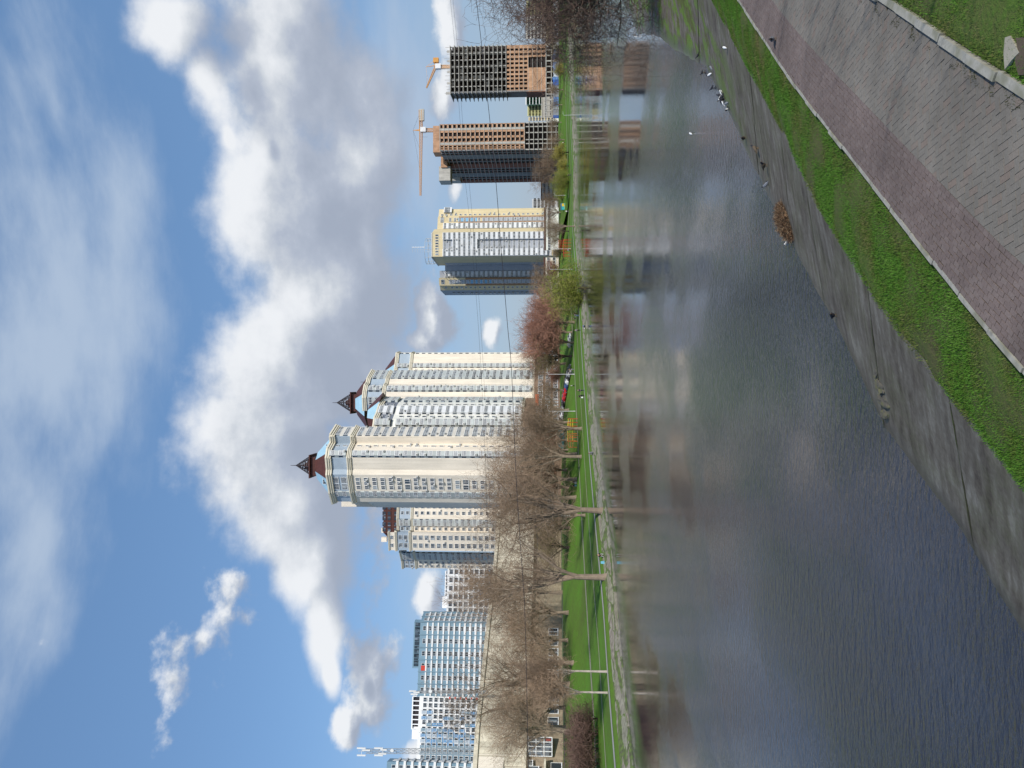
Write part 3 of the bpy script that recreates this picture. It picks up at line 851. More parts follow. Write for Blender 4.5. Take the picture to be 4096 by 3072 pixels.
# ---- middle left cream block
b = Bld('apartment_building', 'cream apartment block with brown roof storey, left of the tallest tower', 2220, 2150, 375)
z0 = b.zg-2; zt = Zat(1594, 2100, 375); zl = Zat(1648, 2100, 375)
P = plan([(2280, 388), (2247, 386), (2213, 381), (2209, 372), (2136, 370), (2132, 376), (2110, 376), (2080, 375), (2020, 377)])
body(b, P[:3], z0, zl, [beige], back=20); body(b, P[:3], zl+.01, zt, [bandb], back=19.9, name='upper_band')
Q = P[3:]; body(b, Q, z0, zl, [beige], back=20); body(b, Q, zl+.01, zt, [bandb], back=19.9, name='upper_band')
cornice(b, P[:3], zl-.4, 1.2, .7); cornice(b, P[:3], zt-.2, 1.2, .8); cornice(b, Q, zl-.4, 1.2, .7); cornice(b, Q, zt-.2, 1.2, .8)
segs = [Seg(b, p, q, z0, zl) for p, q in zip(P, P[1:])]
fl = [zl-.6-3.0*(k+1) for k in range(int((zl-z0-8)/3.0))]; flu = [zl+.9, zl+3.6]
for f in (.25, .7): segs[0].win(f, fl+flu, 1.4, 1.5, .8, 2, ac=.15)
segs[1].bay(.55, fl+flu, segs[1].L*.8, 3, .8, panel, nx=5, ch=.3)
S = segs[3]
for f in (.28, .72): S.win(f, fl+flu, 2.3, 1.8, .6, 3, ac=.1)
z5 = Zat(1560, 2170, 372)
body(b, P[3:5], zt+1.1, z5, [beige], back=14); cornice(b, P[3:5], z5-.2, .9, .6)
for f in (.28, .72): S.win(f, [zt+1.4], 1.8, 1.7, .5, 2)
segs[5].win(.5, fl+flu, 1.5, 1.5, .8, 2, ac=.25)
segs[6].bay(.5, fl+flu, segs[6].L*.95, 3, 1.0, panel, nx=5, ch=.4, ac=.15)
for f in (.38,): segs[7].win(f, fl+flu, 1.6, 1.5, .8, 2, ac=.3)
segs[7].win(.75, fl+flu, .9, 1.5, .8, 1)
zr = Zat(1528, 2080, 377)
Rr = plan([(2140, 380), (2020, 380)]); body(b, Rr, zt+1.1, zr, [brownr], back=14, name='roof')
S = Seg(b, Rr[0], Rr[1], zt, zr)
for f in (.12, .3, .5, .66, .86): S.win(f, [zt+1.0, zt+4.4, zt+7.0][:3], 2.0, 1.6, .7, 2, fr=brownr, gl=glassd)
Rl = plan([(2215, 388), (2140, 380.1)])
mb = b.mb('roof', [brownr]); a, q = Rl; n_ = (a+q)/2; bk = n_.normalized()*14
mb.add([(a.x, a.y, zt+1.1), (q.x, q.y, zt+1.1), (q.x+bk.x, q.y+bk.y, zt+1.1), (a.x+bk.x, a.y+bk.y, zt+1.1),
        (a.x+3, a.y+3, zt+4), (q.x, q.y+.5, zr), (q.x+bk.x, q.y+bk.y, zr), (a.x+3+bk.x, a.y+bk.y, zt+4)],
       [(0, 1, 5, 4), (1, 2, 6, 5), (2, 3, 7, 6), (3, 0, 4, 7), (4, 5, 6, 7)], 0)
mb = b.mb('chimney', [beige])
for yy in (2128, 2165): 
    p = v2(PY(2220, yy, 384)); mb.box(p.x-1.2, p.x+1.2, p.y-1, p.y+1, zr-1, zr+1.8)
b.finish()
# ---- blue slab block
b = Bld('apartment_block', 'slate blue apartment slab with white bands along every storey and a set-back blue penthouse', 2220, 2620, 415)
z0 = b.zg-2; zt = Zat(1682, 2600, 415)
P = plan([(2797, 405), (2600, 411), (2497, 415), (2458, 425)])
body(b, P, z0, zt, [slateb], back=18)
fl = [zt-1.2-3.0*(k+1) for k in range(int((zt-z0-4)/3.0))]
colsy = [2778, 2760, 2736, 2713, 2690]
segs = [Seg(b, p, q, z0, zt) for p, q in zip(P, P[1:])]
mb = b.mb('white_band', [whiteb])
for s_ in segs:
    for k, z in enumerate(fl): s_.box(mb, -.1, s_.L+.1, -.2, .35, z-.35, z+.45+(.25 if k > 6 else 0))
    n = max(2, round(s_.L/5.6))
    for i in range(n):
        s_.win((i+.5)/n, fl, 2.3, 1.7, .85, 2, fr=whiteb, gl=glassd)
mb = b.mb('pilaster', [slateb])
for s_ in segs:
    n = max(2, round(s_.L/5.6))
    for i in range(n+1): s_.box(mb, s_.L*i/n-.25, s_.L*i/n+.25, 0, .55, z0, zt+.2)
b.mb('red_panel', [redp]); segs[0].box(b.mb('red_panel', [redp]), segs[0].L*.52, segs[0].L*.52+2.6, .1, .35, fl[0]+.5, fl[0]+2.7)
Pp = plan([(2685, 416), (2500, 422), (2488, 426)]); zp_ = Zat(1650, 2600, 417)
body(b, Pp, zt+.01, zp_, [slateb], back=12, name='penthouse')
S = Seg(b, Pp[0], Pp[1], zt, zp_)
for f, w in ((.1, 3), (.22, 5), (.33, 5), (.43, 3), (.62, 14), (.9, 5)): S.win(f, [zt], w, 3.2, 1.0, max(2, int(w/2)), fr=slateb, gl=glassd)
b.mb('roof_edge', [slateb]).box(*[0]*6) if False else None
b.finish()
# ---- white and blue dotted block
b = Bld('apartment_block', 'white apartment block with square dark windows and blue panels, behind the hall', 2220, 2920, 400)
z0 = b.zg-2; zt = Zat(1676, 2900, 400)
P = plan([(3052, 392), (2797, 402)]); body(b, P, z0, zt, [whiteb], back=18)
S = Seg(b, P[0], P[1], z0, zt); fl = [zt-1.6-2.95*(k+1) for k in range(int((zt-z0-4)/2.95))]
ys = [3045, 3020, 2996, 2974, 2952, 2930, 2903, 2880, 2858, 2834, 2811]
mb = b.mb('blue_panel', [midb, slateb, bandb])
for i, yy in enumerate(ys):
    f = (3052-yy)/(255.0)
    S.win(f, fl, 2.1, 1.9, .5, 2, fr=whiteb, gl=glassd)
    for k, z in enumerate(fl):
        h = (i < 2) or (i < 4 and k > 1) or (i < 6 and R.random() < .75) or (i < 8 and R.random() < .35)
        if h:
            mi = 1 if i < 2 else R.choice((0, 0, 1, 2)); u = f*S.L
            S.box(mb, u+1.25, u+2.9, -.1, .06, z+.0, z+2.95, mi)
            if i < 5: S.box(mb, u-1.2, u+1.2, -.1, .05, z-.5, z+.3, mi)
mb = b.mb('balcony_panel', [redp])
for z in fl[4:]: S.box(mb, S.L-1.2, S.L-.1, 0, .2, z-.4, z+.4)
p0, p1 = plan([(2990, 403), (2800, 408)]); S2 = Seg(b, p0, p1, zt, zt+6)
mb = b.mb('roof_frame', [whiteb, darkst])
S2.box(mb, S2.L*.3, S2.L, -8, 0, zt+4.6, zt+5.2, 0); S2.box(mb, S2.L*.35, S2.L*.95, -7, -1, zt, zt+4.6, 1)
for i in range(8): S2.box(mb, S2.L*(.3+.1*i), S2.L*(.3+.1*i)+.5, 0, .2, zt, zt+4.6, 0)
S2.box(mb, 2, 10, -6, -1, zt, zt+4.8, 0)
b.finish()
# ---- blue tower cut by the left edge
b = Bld('apartment_block', 'slate blue tower with white storey bands, higher than its neighbours, at the far left edge', 2220, 3072, 300)
z0 = b.zg-2; zt = Zat(1548, 3065, 300)
P = plan([(3260, 296), (3066, 300), (3052, 306)]); body(b, P, z0, zt, [slateb], back=18)
fl = [zt-1.5-3.05*(k+1) for k in range(int((zt-z0-4)/3.05))]; mb = b.mb('white_band', [whiteb])
for p, q in zip(P, P[1:]):
    S = Seg(b, p, q, z0, zt)
    for z in fl: S.box(mb, -.1, S.L+.1, -.1, .35, z-.2, z+.75)
    n = max(1, round(S.L/5))
    for i in range(n): S.win((i+.5)/n, fl, 2.2, 1.6, 1.0, 2, fr=whiteb, gl=glassd)
b.finish()
# ---- white grid block behind the trees
b = Bld('apartment_block', 'white gridded apartment block with glazed balconies behind the bare trees', 2220, 2370, 440)
z0 = b.zg-2; zt = Zat(1785, 2370, 440)
P = plan([(2462, 440), (2410, 441), (2276, 446)]); body(b, P, z0, zt, [white2], back=18)
fl = [zt-.8-3.05*(k+1) for k in range(int((zt-z0-4)/3.05))]; mb = b.mb('white_frame', [whiteb])
for i_, (p, q) in enumerate(zip(P, P[1:])):
    S = Seg(b, p, q, z0, zt); n = max(2, round(S.L/4.4))
    for i in range(n):
        S.win((i+.5)/n, fl, 2.6, 2.0, .6, 3, fr=greyp, gl=glassd if i_ else glass)
        S.box(mb, S.L*i/n-.3, S.L*i/n+.3, 0, .5, z0, zt)
    for z in fl: S.box(mb, 0, S.L, 0, .45, z-.4, z+.25)
pp = plan([(2440, 446), (2290, 450)]); S = Seg(b, pp[0], pp[1], zt, zt+3); S.box(b.mb('roof_frame', [whiteb]), 0, S.L*.3, -6, 0, zt, zt+3.4); S.box(b.mb('roof_frame', [whiteb]), S.L*.3, S.L, -6, 0, zt+1.6, zt+2.1)
for i in range(7): S.box(b.mb('roof_frame', [whiteb]), S.L*(.3+.1*i), S.L*(.3+.1*i)+.4, -.4, 0, zt, zt+1.6)
b.finish()
# ---- hall
b = Bld('concert_hall', 'low long hall of stained cream concrete with a glazed corner, behind the bank trees', 2220, 2700, 200)
z0 = b.zg-2
P = plan([(3400, 172), (3072, 182), (2914, 188), (2508, 218), (2325, 238), (2060, 262)])
zt = Zat(1904, 2914, 188); zb = Zat(2105, 2914, 188)
body(b, P, zb, zt, [hallm], back=26)
Pi = plan([(3400, 173.2), (3072, 183.2), (2914, 189.2), (2508, 219.2), (2325, 239.2), (2060, 263.2)])
body(b, Pi, z0, zb-.01, [halld], back=24, name='lower_wall')
mb = b.mb('ledge', [hallm])
for p, q in zip(P, P[1:]):
    S = Seg(b, p, q, z0, zt); S.box(mb, -.1, S.L+.1, -.5, .35, zt-.9, zt+.15); S.box(mb, -.1, S.L+.1, -.5, .3, zb-.2, zb+.5)
    n = max(1, round(S.L/7.5)); mj = b.mb('panel_joint', [halld])
    for i in range(n+1): S.box(mj, S.L*i/n-.05, S.L*i/n+.05, 0, .03, zb+.5, zt-.9)
S = Seg(b, Pi[2], Pi[3], z0, zb)
me = window_mesh(2.2, 3.4, 2)
for i in range(9): b.add('window', window_mesh(2.6, 2.6, 2), S.M(S.L*(i+.5)/9, z0+3.2))
S = Seg(b, *plan([(3026, 184.4), (2950, 186)]), z0, zb)
mb = b.mb('glazed_wall', [glassd, framew, surf('dull_red', (.25, .05, .04))])
zg0, zg1 = Zat(2208, 2990, 185), Zat(2112, 2990, 185)
S.box(mb, 0, S.L, -.2, .1, zg0, zg1, 0)
for i in range(5): S.box(mb, S.L*i/4-.1, S.L*i/4+.1, 0, .2, zg0, zg1, 1)
for i in range(4): S.box(mb, 0, S.L, 0, .19, zg0+(zg1-zg0)*i/3-.1, zg0+(zg1-zg0)*i/3+.1, 1)
S.box(mb, S.L*.8, S.L*.93, 0, .12, zg0+.3, zg0+1.5, 2)
S = Seg(b, *plan([(3110, 181.2), (3036, 184)]), z0, zb)
S.win(.3, [z0+8], 2.2, 2.5, 0, 2); S.win(.75, [z0+9.5], 1.2, 1.2, 0, 1); S.win(.5, [z0+2.4], 2.4, 2.6, 0, 1, gl=glassd)
S.box(b.mb('porch', [hallm]), S.L*.1, S.L*.9, 0, 1.6, z0+6.2, z0+6.7)
Sg = Seg(b, *plan([(3072, 181.8), (3028, 183.8)]), z0, zt)
Sg.box(b.mb('recessed_panel', [beige]), -6, Sg.L, 0, .12, (zb+zt)/2-1, zt-1.2)
Sg.box(b.mb('recessed_panel', [beige]), Sg.L-.1, Sg.L+.1, 0, .25, zb, zt-1.0)
b.finish()
# ---- yellow and white tower
b = Bld('apartment_tower', 'yellow and white apartment tower with projecting white centre and round roof frame', 2220, 970, 455)
z0 = b.zg-2; fh = 3.0
Yt = [Zat(1757, 1040, 470), Zat(1730, 970, 450)]
W1 = plan([(1178, 505), (1158, 482)]); W2 = plan([(1158, 482), (1139, 479)]); W3 = plan([(1139, 478), (1108, 476)]); W4 = plan([(1108, 479), (1079, 478)]); W5 = plan([(1079, 477), (1058, 477)])
CS = plan([(1058, 477), (1022, 450)]); CF = plan([(1022, 450), (926, 450)]); C2_ = plan([(926, 451), (911, 459)]); E1 = plan([(911, 461), (888, 462)]); E2 = plan([(888, 463), (861, 464)]); E3 = plan([(861, 464), (831, 467)])
zw = Zat(1755, 1100, 476); zc = Zat(1728, 970, 450); ze = Zat(1751, 880, 463)
def blk(P, z1, m, back=18, z=z0, name='wall'): return body(b, P, z, z1, [m], back=back, name=name)
blk(W1, Zat(1768, 1165, 490), greyp, 6); blk(W2, Zat(1760, 1150, 480), yel); blk(W3, zw, yel); blk(W4, zw-.2, greyp); blk(W5, zc-4, greyp)  # first and last of these grey walls have their shade painted in
blk([CS[0], CS[1], CF[1], C2_[1]], zc, yel, 20)
blk(E1, ze, yel); blk(E2, ze+.1, yel); blk(E3, ze-.3, yel)
fl = [zw-6.6-fh*(k+1) for k in range(int((zw-6-z0-4)/fh))]; fl = [z for z in fl if z > z0+4]
S = Seg(b, *W1, z0, zw); S.bay(.5, fl, 6, fh, .6, greyp, nx=3, ch=.2)
S = Seg(b, *W2, z0, zw); S.win(.6, fl+[zw-5.5], 1.3, 1.4, .8, 2, ac=.15)
S = Seg(b, *W3, z0, zw)
S.box(b.mb('brown_strip', [yeld]), 0, S.L, -.1, .06, z0, zw-17); 
for k, z in enumerate(fl): S.bay(.5, [z], S.L*.5, fh, .25, bluep if 3 < k < 9 else greyp, nx=4, ch=0, gl=glassd)
S.win(.3, [zw-4.2], 1.0, 2, .8, 1); S.win(.5, [zw-4.2], 1.0, 2, .8, 1); S.win(.7, [zw-4.2], 1.0, 2, .8, 1)
S = Seg(b, *W4, z0, zw); S.bay(.5, fl+[zw-6.6], S.L*.9, fh, .7, white2, nx=5, ch=.2, gl=glassd, ac=.2)
S = Seg(b, *CS, z0, zc); S.win(.12, fl, 1.3, 1.6, .7, 2, gl=glassd)
S.box(b.mb('side_shade_strip', [greyp]), 0, S.L*.30, 0, .1, z0, zc-5)  # grey strip painting shade onto the side face
# centre front
S = Seg(b, *CF, z0, zc); mbw = b.mb('white_facing', [white2])
zcf = zc-6.6; S.box(mbw, 0, S.L, -.1, .1, z0+6, zcf)
flc = [zcf-fh*(k+1) for k in range(int((zcf-z0-6)/fh))]
for k, z in enumerate(flc):
    mid_open = k < 2 or k >= 7
    if mid_open:
        S.bay(.155, [z], S.L*.29, fh, 1.5, white2, nx=5, ch=0, gl=glassd, ac=.5); S.bay(.845, [z], S.L*.29, fh, 1.5, white2, nx=5, ch=0, gl=glassd, ac=.4)
        S.bay(.5, [z], S.L*.36, fh, .25, greyp, nx=7, ch=0, gl=glassd, ac=.4)
    else:
        for f in (.13, .38, .62, .87): S.bay(f, [z], S.L*.245, fh, 1.5, white2, nx=4, ch=0, gl=glassd, ac=.45)
for i in range(8): S.win(.1+.114*i, [zc-4.3], 1.0, 1.8, .5, 1)
for i in range(9): S.win(.08+.105*i, [z0+3], 2.0, 2.0, .2, 2, gl=glassd)
S = Seg(b, *C2_, z0, zc)
S = Seg(b, *E1, z0, ze); fle = [ze-6.6-fh*(k+1) for k in range(len(fl))]
S.bay(.5, [ze-6.6]+fle, S.L*.95, fh, .6, white2, nx=5, ch=0, gl=glassd, ac=.6)
S = Seg(b, *E2, z0, ze); S.box(b.mb('brown_strip', [yeld]), 0, S.L, -.1, .06, z0, ze-13)
for k, z in enumerate(fle): 
    S.bay(.5, [z], S.L*.55, fh, .25, bluep if 1 < k < 6 else (yel if k == 6 or k < 2 else greyp), nx=4, ch=0, gl=glassd, ac=.15)
for f in (.2, .35, .5, .65, .8): S.win(f, [ze-4.2], .8, 2, .6, 1)
S = Seg(b, *E3, z0, ze); S.win(.22, fle+[ze-6.6, ze-4.0], 1.1, 1.3, .9, 2, ac=.3); S.bay(.75, [ze-8.5], 4, 5.0, 1.2, white2, nx=5, ch=0)
cornice(b, CF, zc-.2, .7, .4, [white2]); cornice(b, CS, zc-.2, .7, .4, [white2])
mb = b.mb('roof_frame', [steelg]); c = v2(PY(2220, 1000, 464))
for i in range(14):
    a0, a1 = math.pi*2*i/14, math.pi*2*(i+1)/14
    for z in (zc+1.0, zc+3.6, zc+5.6): mb.tube((c.x+8*math.cos(a0), c.y+8*math.sin(a0), z), (c.x+8*math.cos(a1), c.y+8*math.sin(a1), z), .13, n=4)
    mb.tube((c.x+8*math.cos(a0), c.y+8*math.sin(a0), zc), (c.x+8*math.cos(a0), c.y+8*math.sin(a0), zc+5.6), .12, n=4)
mb = b.mb('antenna', [steelg, white2]); mb.tube((c.x, c.y-6, zc), (c.x, c.y-6, Zat(1662, 1000, 455)), .16, .06, n=4)
for z in range(5): mb.tube((c.x-1.8, c.y-6, zc+7+1.6*z), (c.x+1.8, c.y-6, zc+7+1.6*z), .08, n=4); mb.box(c.x+1.3, c.x+1.7, c.y-6.3, c.y-6, zc+6+1.6*z, zc+7.4+1.6*z, 1)
b.finish()
# ---- orange brick tower under construction (tall, half in shade)
b = Bld('unfinished_tower', 'orange brick tower under construction with pale concrete strips, its left side in shade', 2220, 560, 500)
z0 = b.zg-2; fh = 3.0
P = plan([(727, 556), (700, 545), (668, 534), (626, 516), (596, 501), (488, 499)])
zt = Zat(1759, 540, 500)
zt2 = Zat(1812, 720, 552)
zo = Zat(2103, 540, 500)
shade_core = [p+p.normalized()*1.0 for p in P]
body(b, shade_core[4:], zo, zt-.5, [darkin], back=24, name='shade_core'); body(b, [q+q.normalized()*1.5 for q in shade_core[4:]], z0, zo-.2, [darkin], back=20, name='shade_core')  # dark blocks behind the frame stand in for interior shade

body(b, shade_core[:5], z0, zt-.6, [darkin], back=15, name='shade_core')
S = Seg(b, P[4], P[5], z0, zt)
mbs = b.mb('floor_slab', [conc]); mbc = b.mb('concrete_column', [conc]); mbb = b.mb('brick_infill', [brick, brickd])
zs = []
z = zt-3
while z > z0: zs.append(z); z -= fh
u = lambda y: (596-y)/108*S.L
for z in zs: S.box(mbs, -.2, S.L+.2, -1.5, .12, z-.12, z+.12)
S.box(mbs, -.2, S.L+.2, -1.5, .15, zt-.2, zt+.1)
piers = [(596, 593.5), (589.5, 588.5), (586, 581), (574.5, 572.6), (563.5, 543.5+3), (544.2, 541), (521, 513), (490, 488)]
for z in [q for q in zs if q >= zo-.5]:
    for y0, y1, h0, h1 in ((596, 593.4, 0, 1), (590, 587.6, 0, 1), (584, 581.5, 0, 1), (575, 571, 0, 1), (563, 560, 0, 1), (545.6, 537.5, 0, 1), (522, 505, 0, 1), (491, 488, 0, 1), (594, 572, 0, .28), (562, 520, 0, .18), (504, 489, 0, .35)):
        S.box(mbb, u(y0), u(y1), -1.0, -.12, z+.1, z+.12+(fh-.3)*(h1), 0)
    S.box(mbb, u(558), u(556.5), -2.6, -.9, z+.1, z+1.9, 0)
    for y0, y1 in ((571.5, 562.5), (513.5, 504.5)): S.box(mbc, u(y0), u(y1), -1.0, .02, z+.05, z+fh)
for y in (596, 572, 556, 528, 504, 489):
    S.box(mbc, u(y)-.3, u(y)+.3, -.9, .05, z0, zo)
# bare frame below, ground floor
for z in [q for q in zs if q < zo]: S.box(mbs, -.3, S.L+1.0, -6, .6, z-.18, z+.18)
for k in range(4):
    S = Seg(b, P[k], P[k+1], z0, zt); mbd = b.mb('shaded_wall', [concd, brickd])  # darker concrete and brick carry this side's shade in their colour
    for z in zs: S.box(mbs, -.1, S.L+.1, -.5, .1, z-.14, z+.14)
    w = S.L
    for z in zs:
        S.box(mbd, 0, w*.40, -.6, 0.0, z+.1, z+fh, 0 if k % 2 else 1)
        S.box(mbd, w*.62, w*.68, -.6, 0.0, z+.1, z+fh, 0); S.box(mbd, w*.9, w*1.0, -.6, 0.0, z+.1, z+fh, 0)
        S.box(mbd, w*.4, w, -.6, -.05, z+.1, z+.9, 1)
mb = b.mb('roof_box', [brick, conc])
c = v2(PY(2220, 555, 510)); mb.box(c.x-9, c.x+9, c.y-4, c.y+6, zt, zt+5.5, 0)
c = v2(PY(2220, 640, 525)); mb.box(c.x-5, c.x+6, c.y-4, c.y+6, zt-2, zt+2.5, 0); mb.box(c.x-14, c.x-4, c.y-3, c.y+8, zt-4, zt+4, 1)
c = v2(PY(2220, 700, 550)); mb.box(c.x-4, c.x+4, c.y-4, c.y+4, zt-8, zt-1, 1)
b.finish()
# ---- concrete frame tower
b = Bld('unfinished_tower', 'concrete frame tower under construction, open grey floors above orange brick lower storeys', 2220, 280, 518)
z0 = b.zg-3; fh = 2.98
P = plan([(386, 540), (363, 520), (176, 518)])
zt = Zat(1800, 270, 518); zo = Zat(2024, 270, 518); zb_ = Zat(2184, 270, 518)
S = Seg(b, P[1], P[2], z0, zt); SL = Seg(b, P[0], P[1], z0, zt)
zs = []; z = zt
while z > zo-1: zs.append(z); z -= (zt-zo)/13
zs2 = []; z = zo-4.2
while z > zb_-1: zs2.append(z); z -= (zo-zb_)/9
mbs = b.mb('floor_slab', [conc]); mbc = b.mb('concrete_column', [conc]); mbb = b.mb('brick_infill', [brick, brickd]); mbi = b.mb('shade_core', [darkin, concd])
inn = [P[1]+P[1].normalized()*7, P[2]+P[2].normalized()*7]
body(b, inn, zo, zt-.6, [darkin], back=10, name='shade_core')
for z in zs:
    S.box(mbs, -.8, S.L+.8, -18, .5, z-.13, z+.2); 
    SL.box(mbs, 0, SL.L, -2, .3, z-.15, z+.15)
ncol = 7
for i in range(ncol+1):
    uu = S.L*i/ncol; S.box(mbc, uu-.22, uu+.22, -1.4, -.6, zo, zt)
    if i % 2 == 0: S.box(mbc, uu+.6, uu+3.2, -6.5, -6.2, zo, zt)
for z in zs[:-1]:
    for i in range(ncol):
        if R.random() < .15: S.box(mbc, S.L*i/ncol+.4, S.L*(i+1)/ncol-.4, -4.5, -4.2, z-3.3, z-.2)
        if R.random() < .30: S.box(mbb, S.L*i/ncol+.4, S.L*(i+.5)/ncol, -3, -2.7, z-3.4, z-2.3, 0)
mbl = b.mb('shaded_wall', [concd])  # left side's shade is painted by the darker concrete
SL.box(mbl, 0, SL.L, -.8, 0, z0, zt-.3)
for i in range(14):
    uu = S.L*i/13+R.uniform(-.5, .5); h = R.uniform(2.5, 4.6)
    S.box(mbc, uu-.12, uu+.12, -1.2, -1.0, zt, zt+h); S.box(mbc, uu-.9, uu+.9, -1.15, -1.1, zt, zt+h*.8) if i % 3 == 0 else None
# brick storeys
body(b, [P[1]+P[1].normalized()*1.2, P[2]+P[2].normalized()*1.2], zb_, zo-.2, [darkin], back=16, name='shade_core')
wy = [350, 331, 317, 301, 284, 267, 249, 232, 213, 194]
uy = lambda y: (363-y)/187*S.L
fr = (zo-zb_)/9
for k in range(9):
    zz = zo-fr*(k+1); S.box(mbs, -.1, S.L+.1, -.8, .12, zz-.1, zz+.1)
    if k < 5:
        prev = 363
        for y in wy: S.box(mbb, uy(prev), uy(y+4.6), -.9, 0, zz+.1, zz+fr-.1, 0); prev = y-4.6
        S.box(mbb, uy(prev), uy(176), -.9, 0, zz+.1, zz+fr-.1, 0)
        S.box(mbb, 0, S.L, -.9, -.02, zz+.1, zz+.75, 0)
    else:
        S.box(mbb, uy(363), uy(268), -.9, 0.05, zz+.1, zz+fr-.1, 0)
        S.box(mbb, uy(268), uy(240), -4, -3, zz+.1, zz+fr-.1, 1)
        prev = 222
        for y in (213, 194): S.box(mbb, uy(prev+3), uy(y+4.6), -.9, 0, zz+.1, zz+fr-.1, 0); prev = y-8
        S.box(mbb, uy(190), uy(176), -.9, 0, zz+.1, zz+fr-.1, 0); S.box(mbb, uy(225), S.L, -.9, -.02, zz+.1, zz+.7, 0)
SL.box(b.mb('brick_side', [brickd]), 0, SL.L, 0, .3, zb_, zo-14)  # darkened brick, painted shade on the left side
# ground floor frame running on to the left
Sx = Seg(b, *plan([(486, 519), (176, 516)]), z0, zb_)
for z in (zb_, zb_-(zb_-z0)*.33): Sx.box(mbs, 0, Sx.L+1, -6, .3, z-.25, z+.25)
for i in range(15): Sx.box(mbc, Sx.L*i/14-.35, Sx.L*i/14+.35, -.6, .1, z0, zb_)
Sx.box(b.mb('shade_core', [darkin]), Sx.L*.4, Sx.L, -8, -5, z0, zb_-.3)
b.finish()
# ---- cranes
def lattice(mb, a, c, w, n, r=.13, taper=1.0):
    a, c = Vector(a), Vector(c); d = (c-a).normalized(); s = d.cross(Vector((0, 1, 0.01))).normalized(); t = d.cross(s)
    def cn(k, i):
        f = k/n; ww = w*(1+(taper-1)*f); p = a+(c-a)*f
        return p+s*(ww/2*(1 if i in (0, 1) else -1))+t*(ww/2*(1 if i in (0, 3) else -1))
    for i in range(4): mb.tube(cn(0, i), cn(n, i), r, n=4)
    for k in range(n):
        for i in range(4):
            mb.tube(cn(k, i), cn(k+1, (i+1) % 4) if k % 2 else cn(k+1, i), r*.55, n=3) if False else mb.tube(cn(k, i), cn(k+1, (i+1) % 4), r*.55, n=3)
            mb.tube(cn(k, i), cn(k, (i+1) % 4), r*.5, n=3)
Yc = 515
root = empty('tower_crane', PY(1755, 521, Yc), 'orange hammerhead tower crane with a very long jib above the orange brick tower', 'crane')
J = lambda x, y: PY(x, y, Yc)
mb = MB(); lattice(mb, J(1770, 521), J(1698, 521), 2.0, 16, .16); mb.build('mast', cranem, root)
mb = MB(); lattice(mb, J(1684, 521), J(1682, 783), 1.9, 44, .14, .5); mb.build('jib', cranem, root)
mb = MB(); lattice(mb, J(1684, 521), J(1682, 442), 1.9, 12, .18); mb.build('counter_jib', cranem, root)
mb = MB(); p = J(1682, 455); mb.box(p.x-5, p.x+3, p.y-1, p.y+1, p.z-2.5, p.z+1.0); mb.build('counterweight', conc, root)
mb = MB(); mb.tube(J(1684, 519), J(1652, 521), .5, .15, 4); mb.tube(J(1684, 523), J(1652, 521), .35, .15, 4); mb.build('tower_peak', cranem, root)
mb = MB()
for y in (600, 690, 448): mb.tube(J(1652, 521), J(1681, y), .07, n=3)
mb.tube(J(1684, 548), J(1710, 548), .07, n=3); mb.build('cable', darkst, root)
mb = MB(); p = J(1694, 521); mb.box(p.x-1.6, p.x+1.6, p.y-2.2, p.y+1, p.z-1.9, p.z+1.9); mb.build('cab', cranew, root)
Yc = 530
root = empty('tower_crane', PY(1795, 268, Yc), 'yellow-orange luffing crane with raised jib on top of the concrete frame tower', 'crane')
mb = MB(); lattice(mb, J(1800, 268), J(1762, 268), 2.0, 9, .17); mb.build('mast', cranem, root)
mb = MB(); lattice(mb, J(1745, 262), J(1706, 352), 1.5, 18, .16, .4); mb.build('jib', cranem, root)
mb = MB(); lattice(mb, J(1750, 268), J(1738, 240), 1.8, 5, .2); p = J(1738, 242); mb.box(p.x-1.6, p.x+1.6, p.y-1.2, p.y+1.2, p.z-3, p.z+.8); mb.build('counter_jib', cranem, root)
mb = MB(); mb.tube(J(1742, 262), J(1704, 268), .35, .15, 4); mb.tube(J(1704, 268), J(1738, 242), .12, n=3); mb.tube(J(1704, 268), J(1712, 340), .07, n=3); mb.tube(J(1706, 352), J(1709, 300), .05, n=3); mb.build('tower_peak', cranem, root)
mb = MB(); p = J(1750, 268); mb.box(p.x-1.7, p.x+1.7, p.y-2, p.y+1, p.z-2.6, p.z+1.4); mb.build('cab', cranew, root)

# ---- small far blocks
def small(name, label, ya, yb, Y, xt, mats, fh=3.0, cols=8, gl=glassd, w=1.6, h=1.5, fr=framew, xb=2216, back=14):
    b = Bld(name, label, 2220, (ya+yb)/2, Y); P = plan([(ya, Y), (yb, Y)]); zt = Zat(xt, (ya+yb)/2, Y)
    body(b, P, b.zg-2, zt, [mats[0]], back=back); S = Seg(b, P[0], P[1], b.zg, zt)
    fl = [zt-.6-fh*(k+1) for k in range(max(1, int((zt-b.zg-1)/fh)))]
    for i in range(cols): S.win((i+.5)/cols, fl, w, h, .8, 2, fr=fr, gl=gl)
    S.box(b.mb('parapet', [mats[-1]]), -.2, S.L+.2, -.4, .25, zt-.4, zt+.5)
    return b, S, zt
ggreen = surf('green_cladding', (.05, .28, .16), var=.15); paley = surf('pale_yellow_cladding', (.62, .60, .30), var=.1)
b, S, zt = small('apartment_block', 'distant white block with green window strips, beside the concrete frame tower', 416, 382, 700, 2104, [whiteb], cols=6, gl=glassd, w=2.6, h=2.0, fr=ggreen); b.finish()
b, S, zt = small('apartment_block', 'distant pale yellow block with dark window strips left of the green striped one', 462, 417, 705, 2112, [paley], cols=8, w=2.4, h=1.9, fr=paley); b.finish()
b, S, zt = small('apartment_block', 'narrow distant yellow block partly behind the orange brick tower', 481, 467, 760, 2116, [yel], cols=2, w=3, h=1.6); b.finish()
